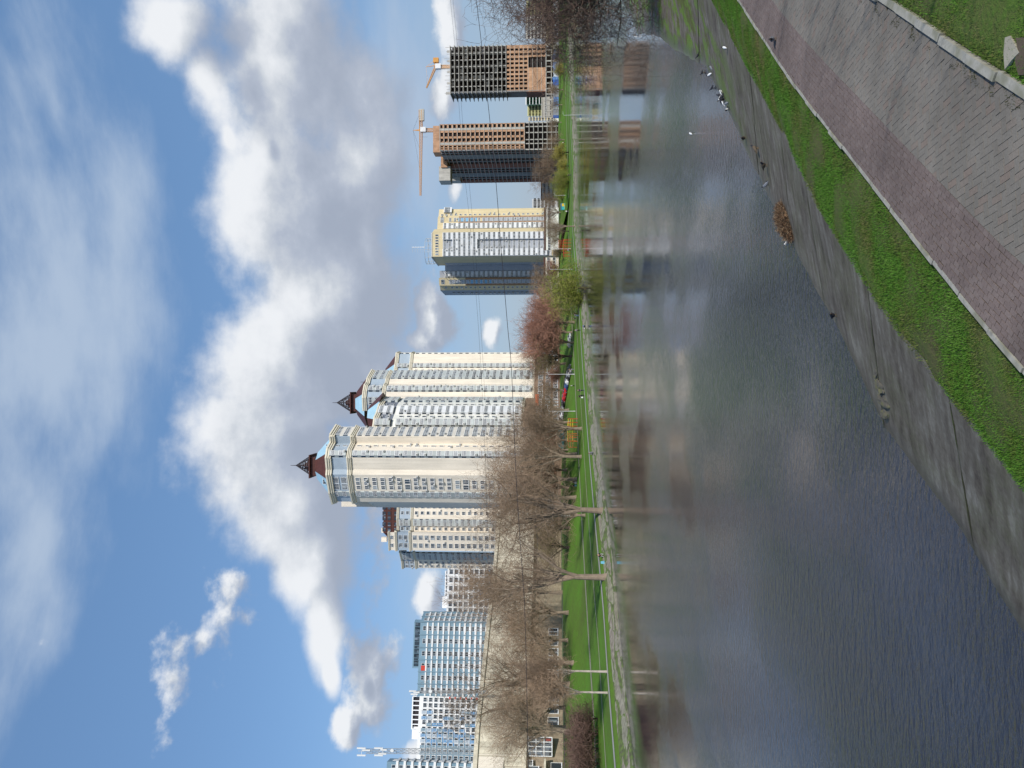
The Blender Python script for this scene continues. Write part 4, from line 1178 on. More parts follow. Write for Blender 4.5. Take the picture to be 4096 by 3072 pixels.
b, S, zt = small('apartment_block', 'distant grey and green block seen through the willow twigs at the right edge', 152, 60, 640, 2106, [greyb], cols=14, w=2.0, h=1.7); b.finish()
b, S, zt = small('apartment_block', 'distant pale green block at the right edge, mostly hidden by willow twigs', 58, 0, 650, 2108, [paley], cols=9, w=2.0, h=1.7, fr=ggreen); b.finish()
b, S, zt = small('office_block', 'small white office block seen right of the yellow tower', 829, 796, 620, 2131, [white2], cols=6, w=3.0, h=1.9); b.finish()
b, S, zt = small('low_building', 'low yellow building below the distant blocks near the right edge', 182, 95, 560, 2188, [yel], cols=8, w=1.4, h=1.6, fh=3.4); b.finish()
b, S, zt = small('low_building', 'long low grey building between the two unfinished towers', 470, 372, 590, 2168, [conc], cols=10, w=1.8, h=1.6, fh=4); b.finish()
b, S, zt = small('low_building', 'white row of low flats between the orange brick tower and the yellow tower', 800, 700, 560, 2166, [whitep, brownr], cols=12, w=1.8, h=1.6, fh=3.2); b.finish()
b, S, zt = small('low_building', 'low beige building at the foot of the yellow tower, left part', 1190, 1030, 425, 2178, [beige, brownr], cols=14, w=1.8, h=1.6, fh=3.2); b.finish()
b, S, zt = small('low_building', 'low brown building behind the reddish trees', 1420, 1230, 400, 2186, [podm, brownr], cols=16, w=1.7, h=1.6, fh=3.4); b.finish()
b, S, zt = small('low_building', 'low pale building at the foot of the yellow tower, right part', 1000, 830, 430, 2180, [whitep, brownr], cols=16, w=1.7, h=1.6, fh=3.4); b.finish()
b, S, zt = small('low_building', 'low brown terrace between the tallest tower and the hall', 2100, 1700, 240, 2170, [podm, hallm], cols=20, w=1.9, h=1.9, fh=3.6); b.finish()
b, S, zt = small('low_building', 'low cream terrace half hidden by trees below the concrete frame tower', 380, 180, 540, 2196, [beige, brownr], cols=20, w=1.7, h=1.6, fh=3.4); b.finish()
# ------------------------------------------------------------ trees
def barkm(name, col): return surf(name, col, var=.3, scale=1.5, fine=10, rough=.95, spec=.1)
bark_grey = barkm('grey_bark', (.25, .195, .145)); bark_dark = barkm('dark_bark', (.07, .055, .045)); bark_birch = barkm('pale_bark', (.46, .40, .34))
tw_brown = surf('brown_twigs', (.26, .185, .125), var=.45, scale=.3, objvar=.15, spec=.1); tw_red = surf('reddish_twigs', (.36, .19, .135), var=.25, scale=.3, objvar=.15, spec=.1)
tw_olive = surf('olive_twigs', (.27, .24, .09), var=.25, scale=.3, spec=.1); tw_dark = surf('dark_twigs', (.15, .095, .075), var=.25, scale=.5, spec=.1)
def leafm(name, a, c):
    m, t, b = newmat(name); pos = t.n('ShaderNodeNewGeometry').outputs['Position']
    n = t.math('ADD', t.math('MULTIPLY', t.noise(pos, .5, 3), .6), t.math('MULTIPLY', t.noise(pos, 5, 2), .4))
    L(t, t.ramp(n, [(.35, a), (.65, c)]), b.inputs['Base Color']); b.inputs['Roughness'].default_value = .8; b.inputs['Specular IOR Level'].default_value = .1
    return m
leaf_g = leafm('young_willow_leaves', (.14, .18, .03), (.30, .33, .06)); leaf_y = leafm('golden_willow_catkins', (.22, .19, .03), (.45, .38, .08)); leaf_o = leafm('olive_buds', (.14, .12, .04), (.27, .24, .09))
def make_tree(seed, h=20, spread=.6, trunk_h=.2, limbs=5, depth=5, r0=None, up=.12, droop=0.0, twig=.026, leaf=0, leaf_s=.16, lean=0.0, dens=2, prob=.84):
    rg = random.Random(seed); mt, mc = MB(), MB(); r0 = r0 or h*.025; tips = []
    def rv(s): return Vector((rg.gauss(0, s), rg.gauss(0, s), rg.gauss(0, s)))
    def grow(p, d, ln, r, lv):
        n = 4 if lv < depth-1 else 3; rs = r
        for k in range(n):
            grav = Vector((0, 0, up if lv < depth-2 else up*.3-droop))
            d = (d+rv(.16 if lv < 3 else .26)+grav*.5).normalized(); q = p+d*(ln/n); re = rs*(.86 if lv < 2 else .78)
            big = rs > h*.0024
            rr_ = max(rs, twig*.5)
            (mt if big else mc).tube(p, q, rr_, max(re, twig*.42), n=(7 if rs > h*.008 else 4) if big else 3, cap=False)
            p, rs = q, re
            if lv < depth and k >= (1 if lv == 0 else 0):
                for c in range(dens if lv > 0 else max(1, limbs//3)):
                    if rg.random() < prob:
                        sd = d.orthogonal().normalized(); sd.rotate(Matrix.Rotation(rg.uniform(0, 6.283), 3, d))
                        a = rg.uniform(.5, 1.05)*spread*1.5
                        grow(p, (d*math.cos(a)+sd*math.sin(a)).normalized(), ln*rg.uniform(.5, .78), rs*rg.uniform(.5, .68), lv+1)
            if lv >= depth-1: tips.append((Vector(p), Vector(d)))
    base = Vector((0, 0, -.4)); d = Vector((lean, 0, 1)).normalized()
    top = base+d*(h*trunk_h+.4)
    mt.tube(base-Vector((0, 0, .3)), base+d*.9, r0*1.7, r0*1.15, 9, cap=False); mt.tube(base+d*.9, top, r0*1.15, r0*.92, 9, cap=False)
    for i in range(limbs):
        a = 6.283*i/limbs+rg.uniform(-.4, .4); t_ = rg.uniform(.15, .75)*spread
        dd = (d+Vector((math.cos(a), math.sin(a), 0))*t_*(0 if i == 0 else 1)).normalized()
        grow(top-d*rg.uniform(0, h*trunk_h*.25), dd, h*(1-trunk_h)*.62*rg.uniform(.8, 1.1), r0*rg.uniform(.5, .72), 1)
    ml = MB()
    if leaf:
        for _ in range(leaf):
            p, d = rg.choice(tips); q = p+rv(h*.018)-Vector((0, 0, rg.random()*droop*6)); a = rv(1).normalized()*leaf_s; c = rv(1).normalized()*leaf_s*.55
            ml.quad(q-a, q-c, q+a, q+c)
    return mt, mc, ml
PROT = {}
def proto(key, bark, twm, leafmat=None, **kw):
    mt, mc, ml = make_tree(**kw)
    hh = sorted(v[2] for v in mc.v); ht = hh[int(len(hh)*.995)]
    base = empty('tree', (0, 0, 0), 'x', 'tree')
    a = mt.build('trunk', bark, base); n = len(mc.v)
    if ml.v: mc.add(ml.v, ml.f, 1)
    b_ = mc.build('crown', [twm]+([leafmat] if leafmat else []), base)
    PROT[key] = (base, [a, b_], ht)
proto('big', bark_grey, tw_brown, seed=3, h=22, spread=.62, trunk_h=.22, limbs=5, depth=5, dens=2, up=.10, twig=.03, prob=.66)
proto('big2', bark_grey, tw_brown, seed=9, h=21, spread=.72, trunk_h=.16, limbs=6, depth=5, dens=2, up=.16, lean=-.1, twig=.03, prob=.64)
proto('haze', bark_grey, tw_brown, seed=21, h=16, spread=.6, trunk_h=.12, limbs=6, depth=5, dens=2, up=.12, twig=.036, prob=.64)
proto('red', bark_grey, tw_red, seed=31, h=15, spread=.6, trunk_h=.10, limbs=7, depth=5, dens=2, up=.16, twig=.05, prob=.70)
proto('olive', bark_dark, tw_brown, leaf_o, seed=41, h=14, spread=.65, trunk_h=.12, limbs=6, depth=4, dens=2, up=.1, twig=.04, leaf=4500, leaf_s=.14)
proto('willow', bark_grey, tw_olive, leaf_g, seed=51, h=10, spread=.85, trunk_h=.16, limbs=6, depth=4, dens=2, up=.02, droop=.28, twig=.04, leaf=16000, leaf_s=.14)
proto('golden', bark_dark, tw_olive, leaf_y, seed=57, h=9, spread=.8, trunk_h=.2, limbs=5, depth=4, dens=2, up=.05, droop=.15, twig=.04, leaf=7000, leaf_s=.15)
proto('birch', bark_birch, tw_brown, seed=61, h=12, spread=.5, trunk_h=.36, limbs=5, depth=5, dens=2, up=.15, r0=.17, twig=.024, prob=.7)
proto('sparse', bark_grey, tw_brown, seed=65, h=12, spread=.5, trunk_h=.3, limbs=4, depth=3, dens=1, up=.15, r0=.14)
proto('bush', bark_dark, tw_dark, seed=71, h=4, spread=.9, trunk_h=.04, limbs=9, depth=3, dens=3, up=.10, r0=.05, twig=.03)
used = set()
def tree(key, px, py, hpx=None, h=None, Y=None, label='', name='bare_tree', wide=1.0, rot=None, z=None, group=None, cat='tree'):
    """px,py: photo position of the foot; hpx: photo position of the top"""
    base, kids, ht = PROT[key]
    if Y is None:
        p = hit(px, py)
        if p is None: p = PY(px, py, 240); p.z = 6.5
    else:
        p = PY(2220, py, Y); p.z = zfar(p.x, p.y) if z is None else z
    if hpx is not None: h = PY(hpx, py, p.y).z-p.z
    s = h/ht
    r = empty(name, p, label, cat, group); r.rotation_euler = (0, 0, rot if rot is not None else R.uniform(0, 6.28)); r.scale = (s*wide, s*wide, s)
    for k in kids:
        c = k.copy(); COL.objects.link(c); c.parent = r
    return r
T = tree
T('big', 2425, 2309, 1775, label='large bare tree at the water edge next to the light blue bag', wide=.85, rot=.6)
T('big2', 2412, 2044, 1850, label='large bare tree with thick leaning pale trunk standing on the slabs at the water', wide=.8, rot=2.4)
T('birch', 2431, 2687, 2040, label='slender pale-trunked tree beside the footpath, right of a similar leaning one', name='birch_tree', wide=.8)
T('birch', 2433, 2771, 2080, label='slender pale-trunked tree leaning over the footpath, left of its twin', name='birch_tree', wide=.85, rot=1.0)
T('big', 0, 2741, 1735, Y=152, label='tall bare tree with thick forked limbs in front of the middle of the hall', wide=1.1, rot=2.2)
T('big2', 0, 2925, 1905, Y=142, label='bare multi-stemmed tree in front of the hall near its glazed corner', wide=.9, rot=4.0)
T('big', 0, 2905, 1930, Y=150, label='thinner bare tree close behind the multi-stemmed one by the hall', wide=.7, rot=5.0)
T('haze', 0, 2560, 1990, Y=165, label='bare tree in front of the hall, right of the tall forked tree', rot=1)
T('haze', 0, 2450, 1900, Y=170, label='bare tree covering the right part of the hall below the blue slab block', rot=2, wide=.8)
T('haze', 0, 2650, 2020, Y=150, label='bare tree on the upper grass before the hall, right of the pale-trunked pair', rot=3, wide=1.2)
T('haze', 0, 2830, 1990, Y=158, label='bare tree before the hall, between the forked and the multi-stemmed ones', rot=.4, wide=1.2)
T('haze', 0, 2370, 1780, Y=200, label='tall thin bare tree rising before the white gridded block', rot=.9, wide=.6)
T('olive', 0, 2110, 2085, Y=190, label='olive budding tree left of the tallest tower foot', name='budding_tree', rot=1.2, wide=1.3)
T('olive', 0, 2190, 2110, Y=185, label='smaller olive budding tree in front of the hall right end', name='budding_tree', rot=2.2, wide=1.3)
# row in front of the cream towers
T('haze', 2327, 1715, 2060, label='bare tree with pale trunk beside the orange exercise frames', rot=.2)
T('big', 2327, 1827, 1915, label='tall slender bare tree on the grass in front of the tallest tower, right', rot=1.4, wide=.7)
T('haze', 2309, 1817, 1960, label='bare tree just behind the slender one in front of the tallest tower', rot=2.0, wide=.8)
T('haze', 2307, 1918, 1925, label='bare tree in front of the tallest tower, centre', rot=3.0, wide=.8)
T('haze', 0, 1990, 1935, Y=190, label='bare tree in front of the left edge of the tallest tower', rot=4.0, wide=.85)
T('haze', 0, 1760, 2090, Y=225, label='bare tree by the road behind the exercise frames', rot=5.0, wide=1.2)
T('haze', 0, 1640, 2105, Y=235, label='bare tree in front of the white wing', rot=5.6, wide=1.2)
T('haze', 0, 1690, 2040, Y=228, label='bare tree between the exercise frames and the white wing', rot=.6)
T('red', 0, 1880, 2060, Y=215, label='reddish bare tree before the tallest tower', rot=.6, wide=1.2)
T('red', 0, 1950, 2080, Y=205, label='reddish bare tree left of the centre before the tallest tower', rot=1.6, wide=1.2)
T('haze', 0, 2060, 2110, Y=160, label='low bare tree behind the leaning pale trunk', rot=2.6)
T('red', 0, 1800, 2110, Y=220, label='low reddish tree right of the tallest tower foot', rot=2.6, wide=1.1)
# reddish group
T('red', 2300, 1290, 2072, label='large reddish bare tree between the yellow tower and the cream towers', rot=.3, wide=.9)
T('red', 2295, 1370, 2078, label='reddish bare tree left of the large reddish one', rot=1.3, wide=.9)
T('red', 0, 1330, 2095, Y=265, label='reddish bare tree behind and between two larger reddish ones', rot=2.3)
T('olive', 2290, 1425, 2098, label='olive tree with dark bent trunk next to a lamp post by the cream towers', name='budding_tree', rot=.9, wide=.9)
T('haze', 0, 1455, 2065, Y=270, label='bare tree in front of the right wing of the cream towers', rot=1.9)
T('red', 0, 1240, 2120, Y=290, label='low reddish tree right of the reddish group', rot=3.3, wide=1.2)
# willows
T('willow', 2338, 1152, 2166, label='round yellow-green willow at the water edge left of the yellow tower', name='willow_tree', rot=.5, wide=1.25, cat='tree')
T('willow', 0, 735, 2198, Y=330, label='yellow-green willow between the orange brick tower and the yellow tower', name='willow_tree', rot=1.5, wide=1.3)
T('willow', 0, 780, 2215, Y=345, label='small yellow-green willow beside the lamp post left of the orange brick tower', name='willow_tree', rot=2.5, wide=1.4)
T('golden', 0, 610, 2205, Y=350, label='golden willow in front of the orange brick tower', name='willow_tree', rot=.5, wide=1.2)
T('golden', 0, 665, 2222, Y=340, label='small golden willow left of the larger golden one', name='willow_tree', rot=1.9, wide=1.3)
T('golden', 0, 278, 2212, Y=440, label='golden tree in front of the concrete frame tower', name='willow_tree', rot=1.1, wide=1.2)
T('olive', 0, 1010, 2195, Y=340, label='olive tree below the white centre of the yellow tower', name='budding_tree', rot=1.1)
T('olive', 0, 925, 2165, Y=330, label='olive tree before the right side of the yellow tower', name='budding_tree', rot=2.1, wide=.8)
T('big', 2300, 905, 2135, label='dark bare tree in front of the right side of the yellow tower', rot=2.5, wide=.7)
T('haze', 0, 850, 2160, Y=350, label='bare tree right of the yellow tower', rot=2.2)
T('haze', 0, 800, 2160, Y=360, label='bare tree below the small white office block', rot=.2)
for i, (y, xx, YY, k, lab) in enumerate([(690, 2120, 380, 'haze', 'grey bare tree at the left foot of the orange brick tower'), (640, 2160, 370, 'haze', 'brown bare tree behind the golden willows'),
        (560, 2185, 400, 'haze', 'low bare tree at the foot of the orange brick tower'), (1080, 2180, 340, 'red', 'reddish bare tree at the foot of the yellow tower, left part'), (1180, 2130, 320, 'haze', 'bare tree above the round willow'),
        (1120, 2115, 330, 'haze', 'bare tree behind the round willow, in front of the yellow tower'), (960, 2190, 350, 'haze', 'bare tree below the middle of the yellow tower'), (1210, 2150, 310, 'haze', 'bare tree left of the round willow'),
        (490, 2190, 430, 'haze', 'bare tree between the two unfinished towers'), (420, 2195, 440, 'haze', 'bare tree left of the concrete frame tower'), (360, 2188, 450, 'haze', 'bare tree at the left foot of the concrete frame tower'),
        (205, 2190, 450, 'olive', 'olive tree below the right part of the concrete frame tower'), (150, 2165, 460, 'haze', 'bare tree right of the concrete frame tower'), (90, 2150, 450, 'haze', 'bare tree near the right edge behind the willow twigs'),
        (240, 2200, 455, 'haze', 'low bare tree below the centre of the concrete frame tower'), (1560, 2150, 262, 'haze', 'small bare tree before the brown stone base of the centre tower'), (1500, 2190, 262, 'red', 'small reddish tree before the brown stone base')]):
    T(k, 0, y, xx, Y=YY, label=lab, rot=i*1.3, wide=1.25, name='budding_tree' if k == 'olive' else 'bare_tree')
# bushes by the hall and on the bank
for i, (y, Y, h, w) in enumerate([(2870, 112, 4.0, 1.3), (2930, 111, 4.4, 1.3), (2990, 109, 4.6, 1.3), (3050, 107, 4.6, 1.3), (3110, 104, 4.4, 1.3), (2900, 120, 4.5, 1.4), (2965, 118, 4.7, 1.4), (3030, 116, 4.8, 1.4)]):
    T('bush', 0, y, None, h=h, Y=Y, label=['dark brown leafless bush on the grass slope at the left edge', 'dark brown leafless bush in the back row of the hedge on the grass slope'][i > 4], name='bush', rot=i*1.7, wide=w, group=['front bushes of the dark hedge', 'back bushes of the dark hedge'][i > 4], cat='bush')
# near willow at the right edge
mt, mc, ml = make_tree(seed=81, h=13, spread=.9, trunk_h=.08, limbs=13, depth=5, dens=2, up=.05, droop=.10, twig=.024, r0=.25, leaf=0, prob=.78)
wp = v2((32.5, 60));  

r = empty('leafless_willow', (wp.x, wp.y, .9), 'large leafless dark willow overhanging the water at the right edge', 'tree')
mt.build('trunk', bark_dark, r, local=True); mc.build('crown', surf('willow_twigs', (.13, .085, .065), var=.35, scale=.5), r, local=True); r.scale = (.82, .82, 1.0); r.rotation_euler = (0, 0, 1.0)
# trees beside the path, out of view, that throw the branch shadows on the paving
for i, (x, y, s_, rz) in enumerate([(13.5, 7.6, .8, 0.3), (19.0, 11.0, 1.0, 2.0), (11.6, 4.6, .7, 1.2)]):
    base, kids, ht = PROT['sparse']
    so = near_so((x, y)); r = empty('bare_tree', (x, y, ZK+1.0), ['bare tree beside the paved path', 'second bare tree beside the paved path', 'slender tree beside the paved path'][i], 'tree'); r.scale = (s_,)*3; r.rotation_euler = (0, 0, rz)
    for k in kids:
        c = k.copy(); COL.objects.link(c); c.parent = r
for k, (base, kids, ht) in PROT.items():
    for q in kids: bpy.data.objects.remove(q)
    bpy.data.objects.remove(base)

# ------------------------------------------------------------ people
skin = surf('skin', (.45, .28, .2), rough=.6, var=.05); hairm = surf('dark_hair', (.03, .02, .015), var=.1)
def cloth(n, c): return surf(n, c, var=.15, scale=4, rough=.9)
cl = dict(navy=cloth('navy_cloth', (.02, .03, .06)), black=cloth('black_cloth', (.012, .012, .015)), grey=cloth('grey_cloth', (.16, .17, .19)), white=cloth('white_cloth', (.7, .7, .7)),
          blue=cloth('blue_cloth', (.12, .2, .38)), sky=cloth('light_blue_cloth', (.15, .42, .55)), lilac=cloth('lilac_cloth', (.3, .28, .38)))
def skinned(chains, name, mats, parent, levels=1):
    """chains: list of (points, radii) joined at shared first points -> one continuous surface"""
    vs, es, rs, idx = [], [], [], {}
    for pts, rad in chains:
        prev = None
        for p, r in zip(pts, rad):
            k = tuple(round(c, 4) for c in p)
            if k not in idx: idx[k] = len(vs); vs.append(p); rs.append(r)
            i = idx[k]
            if prev is not None and prev != i: es.append((prev, i))
            prev = i
    me = bpy.data.meshes.new(name); me.from_pydata(vs, es, [])
    o = bpy.data.objects.new(name, me); COL.objects.link(o)
    m = o.modifiers.new('skin', 'SKIN'); m.use_smooth_shade = True
    if not me.skin_vertices: 
        bpy.context.view_layer.objects.active = o
    for i, sv in enumerate(me.skin_vertices[0].data): sv.radius = (rs[i], rs[i]); sv.use_root = (i == 0)
    sub = o.modifiers.new('sub', 'SUBSURF'); sub.levels = levels; sub.render_levels = levels
    dg = bpy.context.evaluated_depsgraph_get(); ev = o.evaluated_get(dg)
    nm = bpy.data.meshes.new_from_object(ev); nm.name = name
    bpy.data.objects.remove(o)
    nm.materials.clear()
    for q in (mats if isinstance(mats, list) else [mats]): nm.materials.append(q)
    for p in nm.polygons: p.use_smooth = True
    ob = bpy.data.objects.new(name, nm); COL.objects.link(ob); ob.parent = parent
    return ob
def person(loc, face, pose, top, bottom, label, hs=1.0, arms=None):
    """face: heading angle, figure looks along +x in its own frame"""
    r = empty('person', loc, label, 'person'); r.rotation_euler = (0, 0, face); r.scale = (hs,)*3
    if pose in ('stand', 'walk', 'bend'):
        st = .14 if pose == 'walk' else .04; hip = (0, 0, .93)
        lean = .0 if pose != 'bend' else .35
        ch = (lean*.9, 0, 1.35-lean*.25); nk = (lean*1.35, 0, 1.5-lean*.5); hd = (lean*1.6+.02, 0, 1.66-lean*.6)
        legs = [[hip, (0, s*.1, .88), (st*s*.6+.02, s*.1, .5), (st*s-.02, s*.1, .08), (st*s+.14, s*.1, .04)] for s in (1, -1)]
        arm = [[ch, (ch[0], s*.2, ch[2]+.06), (ch[0]+.02+st*-s*.5+lean*.3, s*.25, ch[2]-.25), (ch[0]+.1-st*s*.8+lean*.6, s*.22, ch[2]-.48), (ch[0]+.13-st*s*.9+lean*.7, s*.21, ch[2]-.58)] for s in (1, -1)]
    elif pose == 'sit':
        hip = (0, 0, .45); ch = (.03, 0, .88); nk = (.05, 0, 1.03); hd = (.08, 0, 1.19)
        legs = [[hip, (.05, s*.1, .43), (.45, s*.13, .48), (.5, s*.13, .08), (.64, s*.13, .04)] for s in (1, -1)]
        arm = [[ch, (.04, s*.2, .94), (.12, s*.25, .7), (.33, s*.16, .6), (.42, s*.12, .58)] for s in (1, -1)]
    else:   # crouch
        hip = (0, 0, .33); ch = (.22, 0, .72); nk = (.3, 0, .84); hd = (.37, 0, .98)
        legs = [[hip, (.03, s*.12, .32), (.42, s*.2, .48), (.18, s*.16, .1), (.34, s*.17, .04)] for s in (1, -1)]
        arm = [[ch, (.22, s*.19, .78), (.4, s*.26, .55), (.55, s*.14, .45), (.62, s*.1, .42)] for s in (1, -1)]
    spine = [hip, ((hip[0]+ch[0])/2, 0, (hip[2]+ch[2])/2), ch, nk, hd, (hd[0]+.01, 0, hd[2]+.1)]
    skinned([(spine, [.13, .12, .14, .055, .095, .075])]+[(l, [.13, .09, .06, .04, .035]) for l in legs]+[(a, [.14, .065, .045, .032, .035]) for a in arm], 'body', skin, r)
    skinned([(spine[:3], [.155, .145, .17])]+[(a[:4], [.17, .085, .062, .05]) for a in arm], 'jacket', cl[top], r)
    skinned([([hip, (hip[0], 0, hip[2]+.1)], [.15, .13])]+[(l, [.15, .11, .078, .06, .05]) for l in legs], 'trousers', cl[bottom], r)
    mb = MB(); rings = []
    for k in range(5):
        a = k/4*math.pi/2; rings.append([(hd[0]-.02+.112*math.cos(a)*math.cos(t)+0, .105*math.cos(a)*math.sin(t), hd[2]+.04+.13*math.sin(a)) for t in [6.283*i/10 for i in range(10)]])
    mb.loft(rings); mb.build('hair', hairm, r, smooth=True, local=True)
    mb = MB(); mb.loft([[(hd[0]+.09+dx, w*math.cos(t), hd[2]+.01+dz+w*1.4*math.sin(t)) for t in [6.283*i/6 for i in range(6)]] for dx, dz, w in ((-.02, .01, .02), (.02, -.015, .014), (.03, -.02, .004))]); mb.build('nose', skin, r, local=True)
    return r
def gp(x, y, dz=0):
    p = hit(x, y)
    if p is None: p = PY(x, y, 235); p.z = zfar(p.x, p.y)
    p.z += dz; return p
PZ_ = .03
person(gp(2338, 1561, PZ_), -2.2, 'walk', 'navy', 'navy', 'person in navy clothes standing upright on the footpath next to a stooping one')
q = gp(2339, 1582, PZ_); person(q, 2.2, 'bend', 'black', 'black', 'stooping person in black carrying a white bag on the footpath')
def bag(p, m, label, s=.3):
    mb = MB(); mb.prism([(-s*.4, -s*.25), (s*.4, -s*.25), (s*.4, s*.25), (-s*.4, s*.25)], 0, s, top=[(-s*.3, -s*.1), (s*.3, -s*.1), (s*.3, s*.1), (-s*.3, s*.1)])
    for k in range(5):
        a0, a1 = math.pi*k/5, math.pi*(k+1)/5
        mb.tube((s*.25*math.cos(a0), 0, s+s*.3*math.sin(a0)), (s*.25*math.cos(a1), 0, s+s*.3*math.sin(a1)), .012, n=4)
    o = mb.build('bag', m); o.location = p; tag(o, label, 'bag'); return o
bag(q+Vector((-.45, -.2, .35)), cl['white'], 'white bag carried by the stooping person on the footpath', .42)
person(gp(2300, 1543), 0, 'walk', 'white', 'black', 'small person in white top and dark trousers walking on the upper grass path', .85)
person(gp(2296, 1478), -1.8, 'walk', 'black', 'lilac', 'person in black at the near end of the group below the olive tree')
person(gp(2296, 1487), -1.2, 'bend', 'white', 'navy', 'person in white top bending in the group by the lamp post')
person(gp(2295, 1493), -.8, 'stand', 'navy', 'navy', 'person in dark clothes beside the lamp post')
person(gp(2315, 1254, PZ_), -1.7, 'walk', 'black', 'black', 'person in black standing on the path by the reddish trees')
person(gp(2316, 1262, PZ_), -1.4, 'bend', 'grey', 'blue', 'person in grey leaning next to the one in black by the reddish trees')
person(gp(2306, 1272), -2.2, 'crouch', 'navy', 'navy', 'crouching person in navy under the reddish trees')
q = gp(2343, 1302); person(q, -2.6, 'crouch', 'blue', 'black', 'crouching person in blue at the slab edge by the water')
bag(q+Vector((-.8, .1, .0)), cl['white'], 'white bag beside the crouching person in blue', .4)
person(gp(2325, 1321, PZ_), -1.5, 'stand', 'grey', 'black', 'person in grey top and black trousers standing on the path below the reddish trees')
person(gp(2378, 1808), -2.4, 'crouch', 'grey', 'grey', 'crouching person in grey on the stone slabs in front of the tallest tower')
person(gp(2307, 1930), -1.6, 'sit', 'black', 'white', 'person in black top and white trousers seated on the grass edge')
person(gp(2307, 1943), -1.2, 'sit', 'black', 'sky', 'person in black top and light blue trousers seated on the grass edge')
q = gp(2418, 2222); person(q, -1.2, 'crouch', 'black', 'white', 'crouching person in black with white trousers beside the large tree at the water')
bag(gp(2420, 2250), cl['sky'], 'light blue bag on the slabs by the crouching person near the large tree', .55)
person(gp(2285, 700), -1.2, 'walk', 'black', 'navy', 'small dark figure on the far grass below the willow between the towers')
person(gp(2262, 570), -1.2, 'walk', 'white', 'black', 'small figure in white on the far grass below the orange brick tower')
person(gp(2284, 1000), -1.2, 'walk', 'blue', 'black', 'small figure in blue by the red playground equipment')
person(gp(2276, 845), -1.2, 'stand', 'white', 'grey', 'small figure in white below the blue and yellow kiosk')

# ------------------------------------------------------------ birds
bd = surf('dark_feathers', (.03, .03, .038), var=.3, scale=20); bw = surf('white_feathers', (.7, .7, .68), var=.1, scale=20); bb = surf('brown_feathers', (.10, .075, .05), var=.4, scale=30); bg = surf('grey_feathers', (.17, .18, .2), var=.3, scale=20)
beakm = surf('beak', (.2, .12, .04))
def bird_mesh(body, head, wing, key):
    k = 'bird'+key
    if k in MC: return MC[k]
    sec = [(-.20, .055, .004, .012), (-.13, .07, .02, .016), (-.07, .09, .05, .045), (0, .10, .062, .062), (.06, .115, .055, .06), (.09, .145, .036, .04), (.11, .18, .027, .028), (.13, .20, .028, .028), (.155, .20, .02, .02), (.165, .198, .008, .007)]
    mb = MB(); mb.loft([[(x, w*math.cos(t), z+h*math.sin(t)) for t in [6.283*i/10 for i in range(10)]] for x, z, w, h in sec])
    for i, f in enumerate(mb.f): mb.m[i] = 1 if i >= 50 else 0
    b_ = mb.mesh('body', [body, head], smooth=True)
    w = MB()
    for s in (1, -1): w.loft([[(x+dx, s*(.055+d), z+dz) for dx, d, dz in ((.03*sc, 0, .03*sc), (.0, .016*sc, 0), (-.02*sc, 0, -.035*sc))] for x, z, sc in ((.06, .13, .6), (.0, .12, 1.0), (-.08, .09, .8), (-.16, .065, .2))])
    w_ = w.mesh('wing', wing); l = MB()
    for s in (1, -1): l.tube((.0, s*.025, .06), (.005, s*.025, .0), .006, n=4); l.tube((-.01, s*.025, .004), (.035, s*.025, .003), .005, n=4)
    k_ = MB(); k_.tube((.163, 0, .199), (.195, 0, .192), .008, .002, 5)
    MC[k] = [('body', b_), ('wings', w_), ('legs', l.mesh('legs', beakm)), ('beak', k_.mesh('beak', beakm))]; return MC[k]
KIN = {'dark': (bd, bd, bd), 'pied': (bw, bd, bd), 'white': (bw, bw, bw), 'duck': (bb, bd, bb), 'grey': (bg, bd, bg)}
def nhit(x, y):
    """view ray on the near bank"""
    d = ray(x, y); Y = 8.0
    while Y < 120:
        t = Y/d.y; X = d.x*t; z = H+d.z*t; s, o = near_so((X, Y)); og = interp_o(GO, s); ow = interp_o(WO, s)
        g = 0.0 if o > ow else (ZK if o < 0 else (ZK-.1-(o/og)*(ZK-.1-1.5) if o < og else 1.5*(1-(o-og)/(ow-og))+.03))
        if z <= g: return Vector((X, Y, g))
        Y += .05
def bird(x, y, kind, label, rz, s=1.0, z=None, group=None, name='pigeon'):
    p = nhit(x, y) if z is None else PZ(x, y, z)
    r = empty(name, p, label, 'bird', group); r.rotation_euler = (0, 0, rz); r.scale = (s*1.0,)*3
    for nme, me in bird_mesh(*KIN[kind], kind):
        if z is not None and nme == 'legs': continue
        o = bpy.data.objects.new(nme, me); COL.objects.link(o); o.parent = r
bird(2909, 190, 'pied', 'white and dark pigeon alone on the upper slabs', 1.0)
bird(2800, 222, 'dark', 'dark pigeon on the slab next to the bright moss', 2.5)
bird(2852, 270, 'grey', 'grey pigeon above the white one near the water', .5)
bird(2815, 290, 'dark', 'dark pigeon at the water line right of the white one', 3.5)
bird(2849, 298, 'pied', 'large white-backed pigeon at the water line', 1.5, 1.3)
bird(2855, 352, 'dark', 'dark pigeon standing in the shallow edge right of the cluster', 2.0)
for i, (x, y, k) in enumerate([(2893, 368, 'pied'), (2885, 380, 'dark'), (2897, 386, 'dark'), (2888, 394, 'pied'), (2901, 396, 'dark'), (2893, 404, 'dark'), (2903, 412, 'pied'), (2915, 413, 'grey')]):
    bird(x, y, k, {'pied': 'white and dark pigeon in the tight cluster at the water line', 'dark': 'dark pigeon in the tight cluster at the water line', 'grey': 'grey pigeon at the left end of the cluster'}[k], i*1.1, 1.05, group='pigeons in the cluster' if k != 'grey' else None)
bird(2918, 436, 'pied', 'pied pigeon just left of the cluster', -2.4, 1.1)
bird(2986, 552, 'duck', 'brown duck standing at the water line', -1.8, 1.3, name='duck')
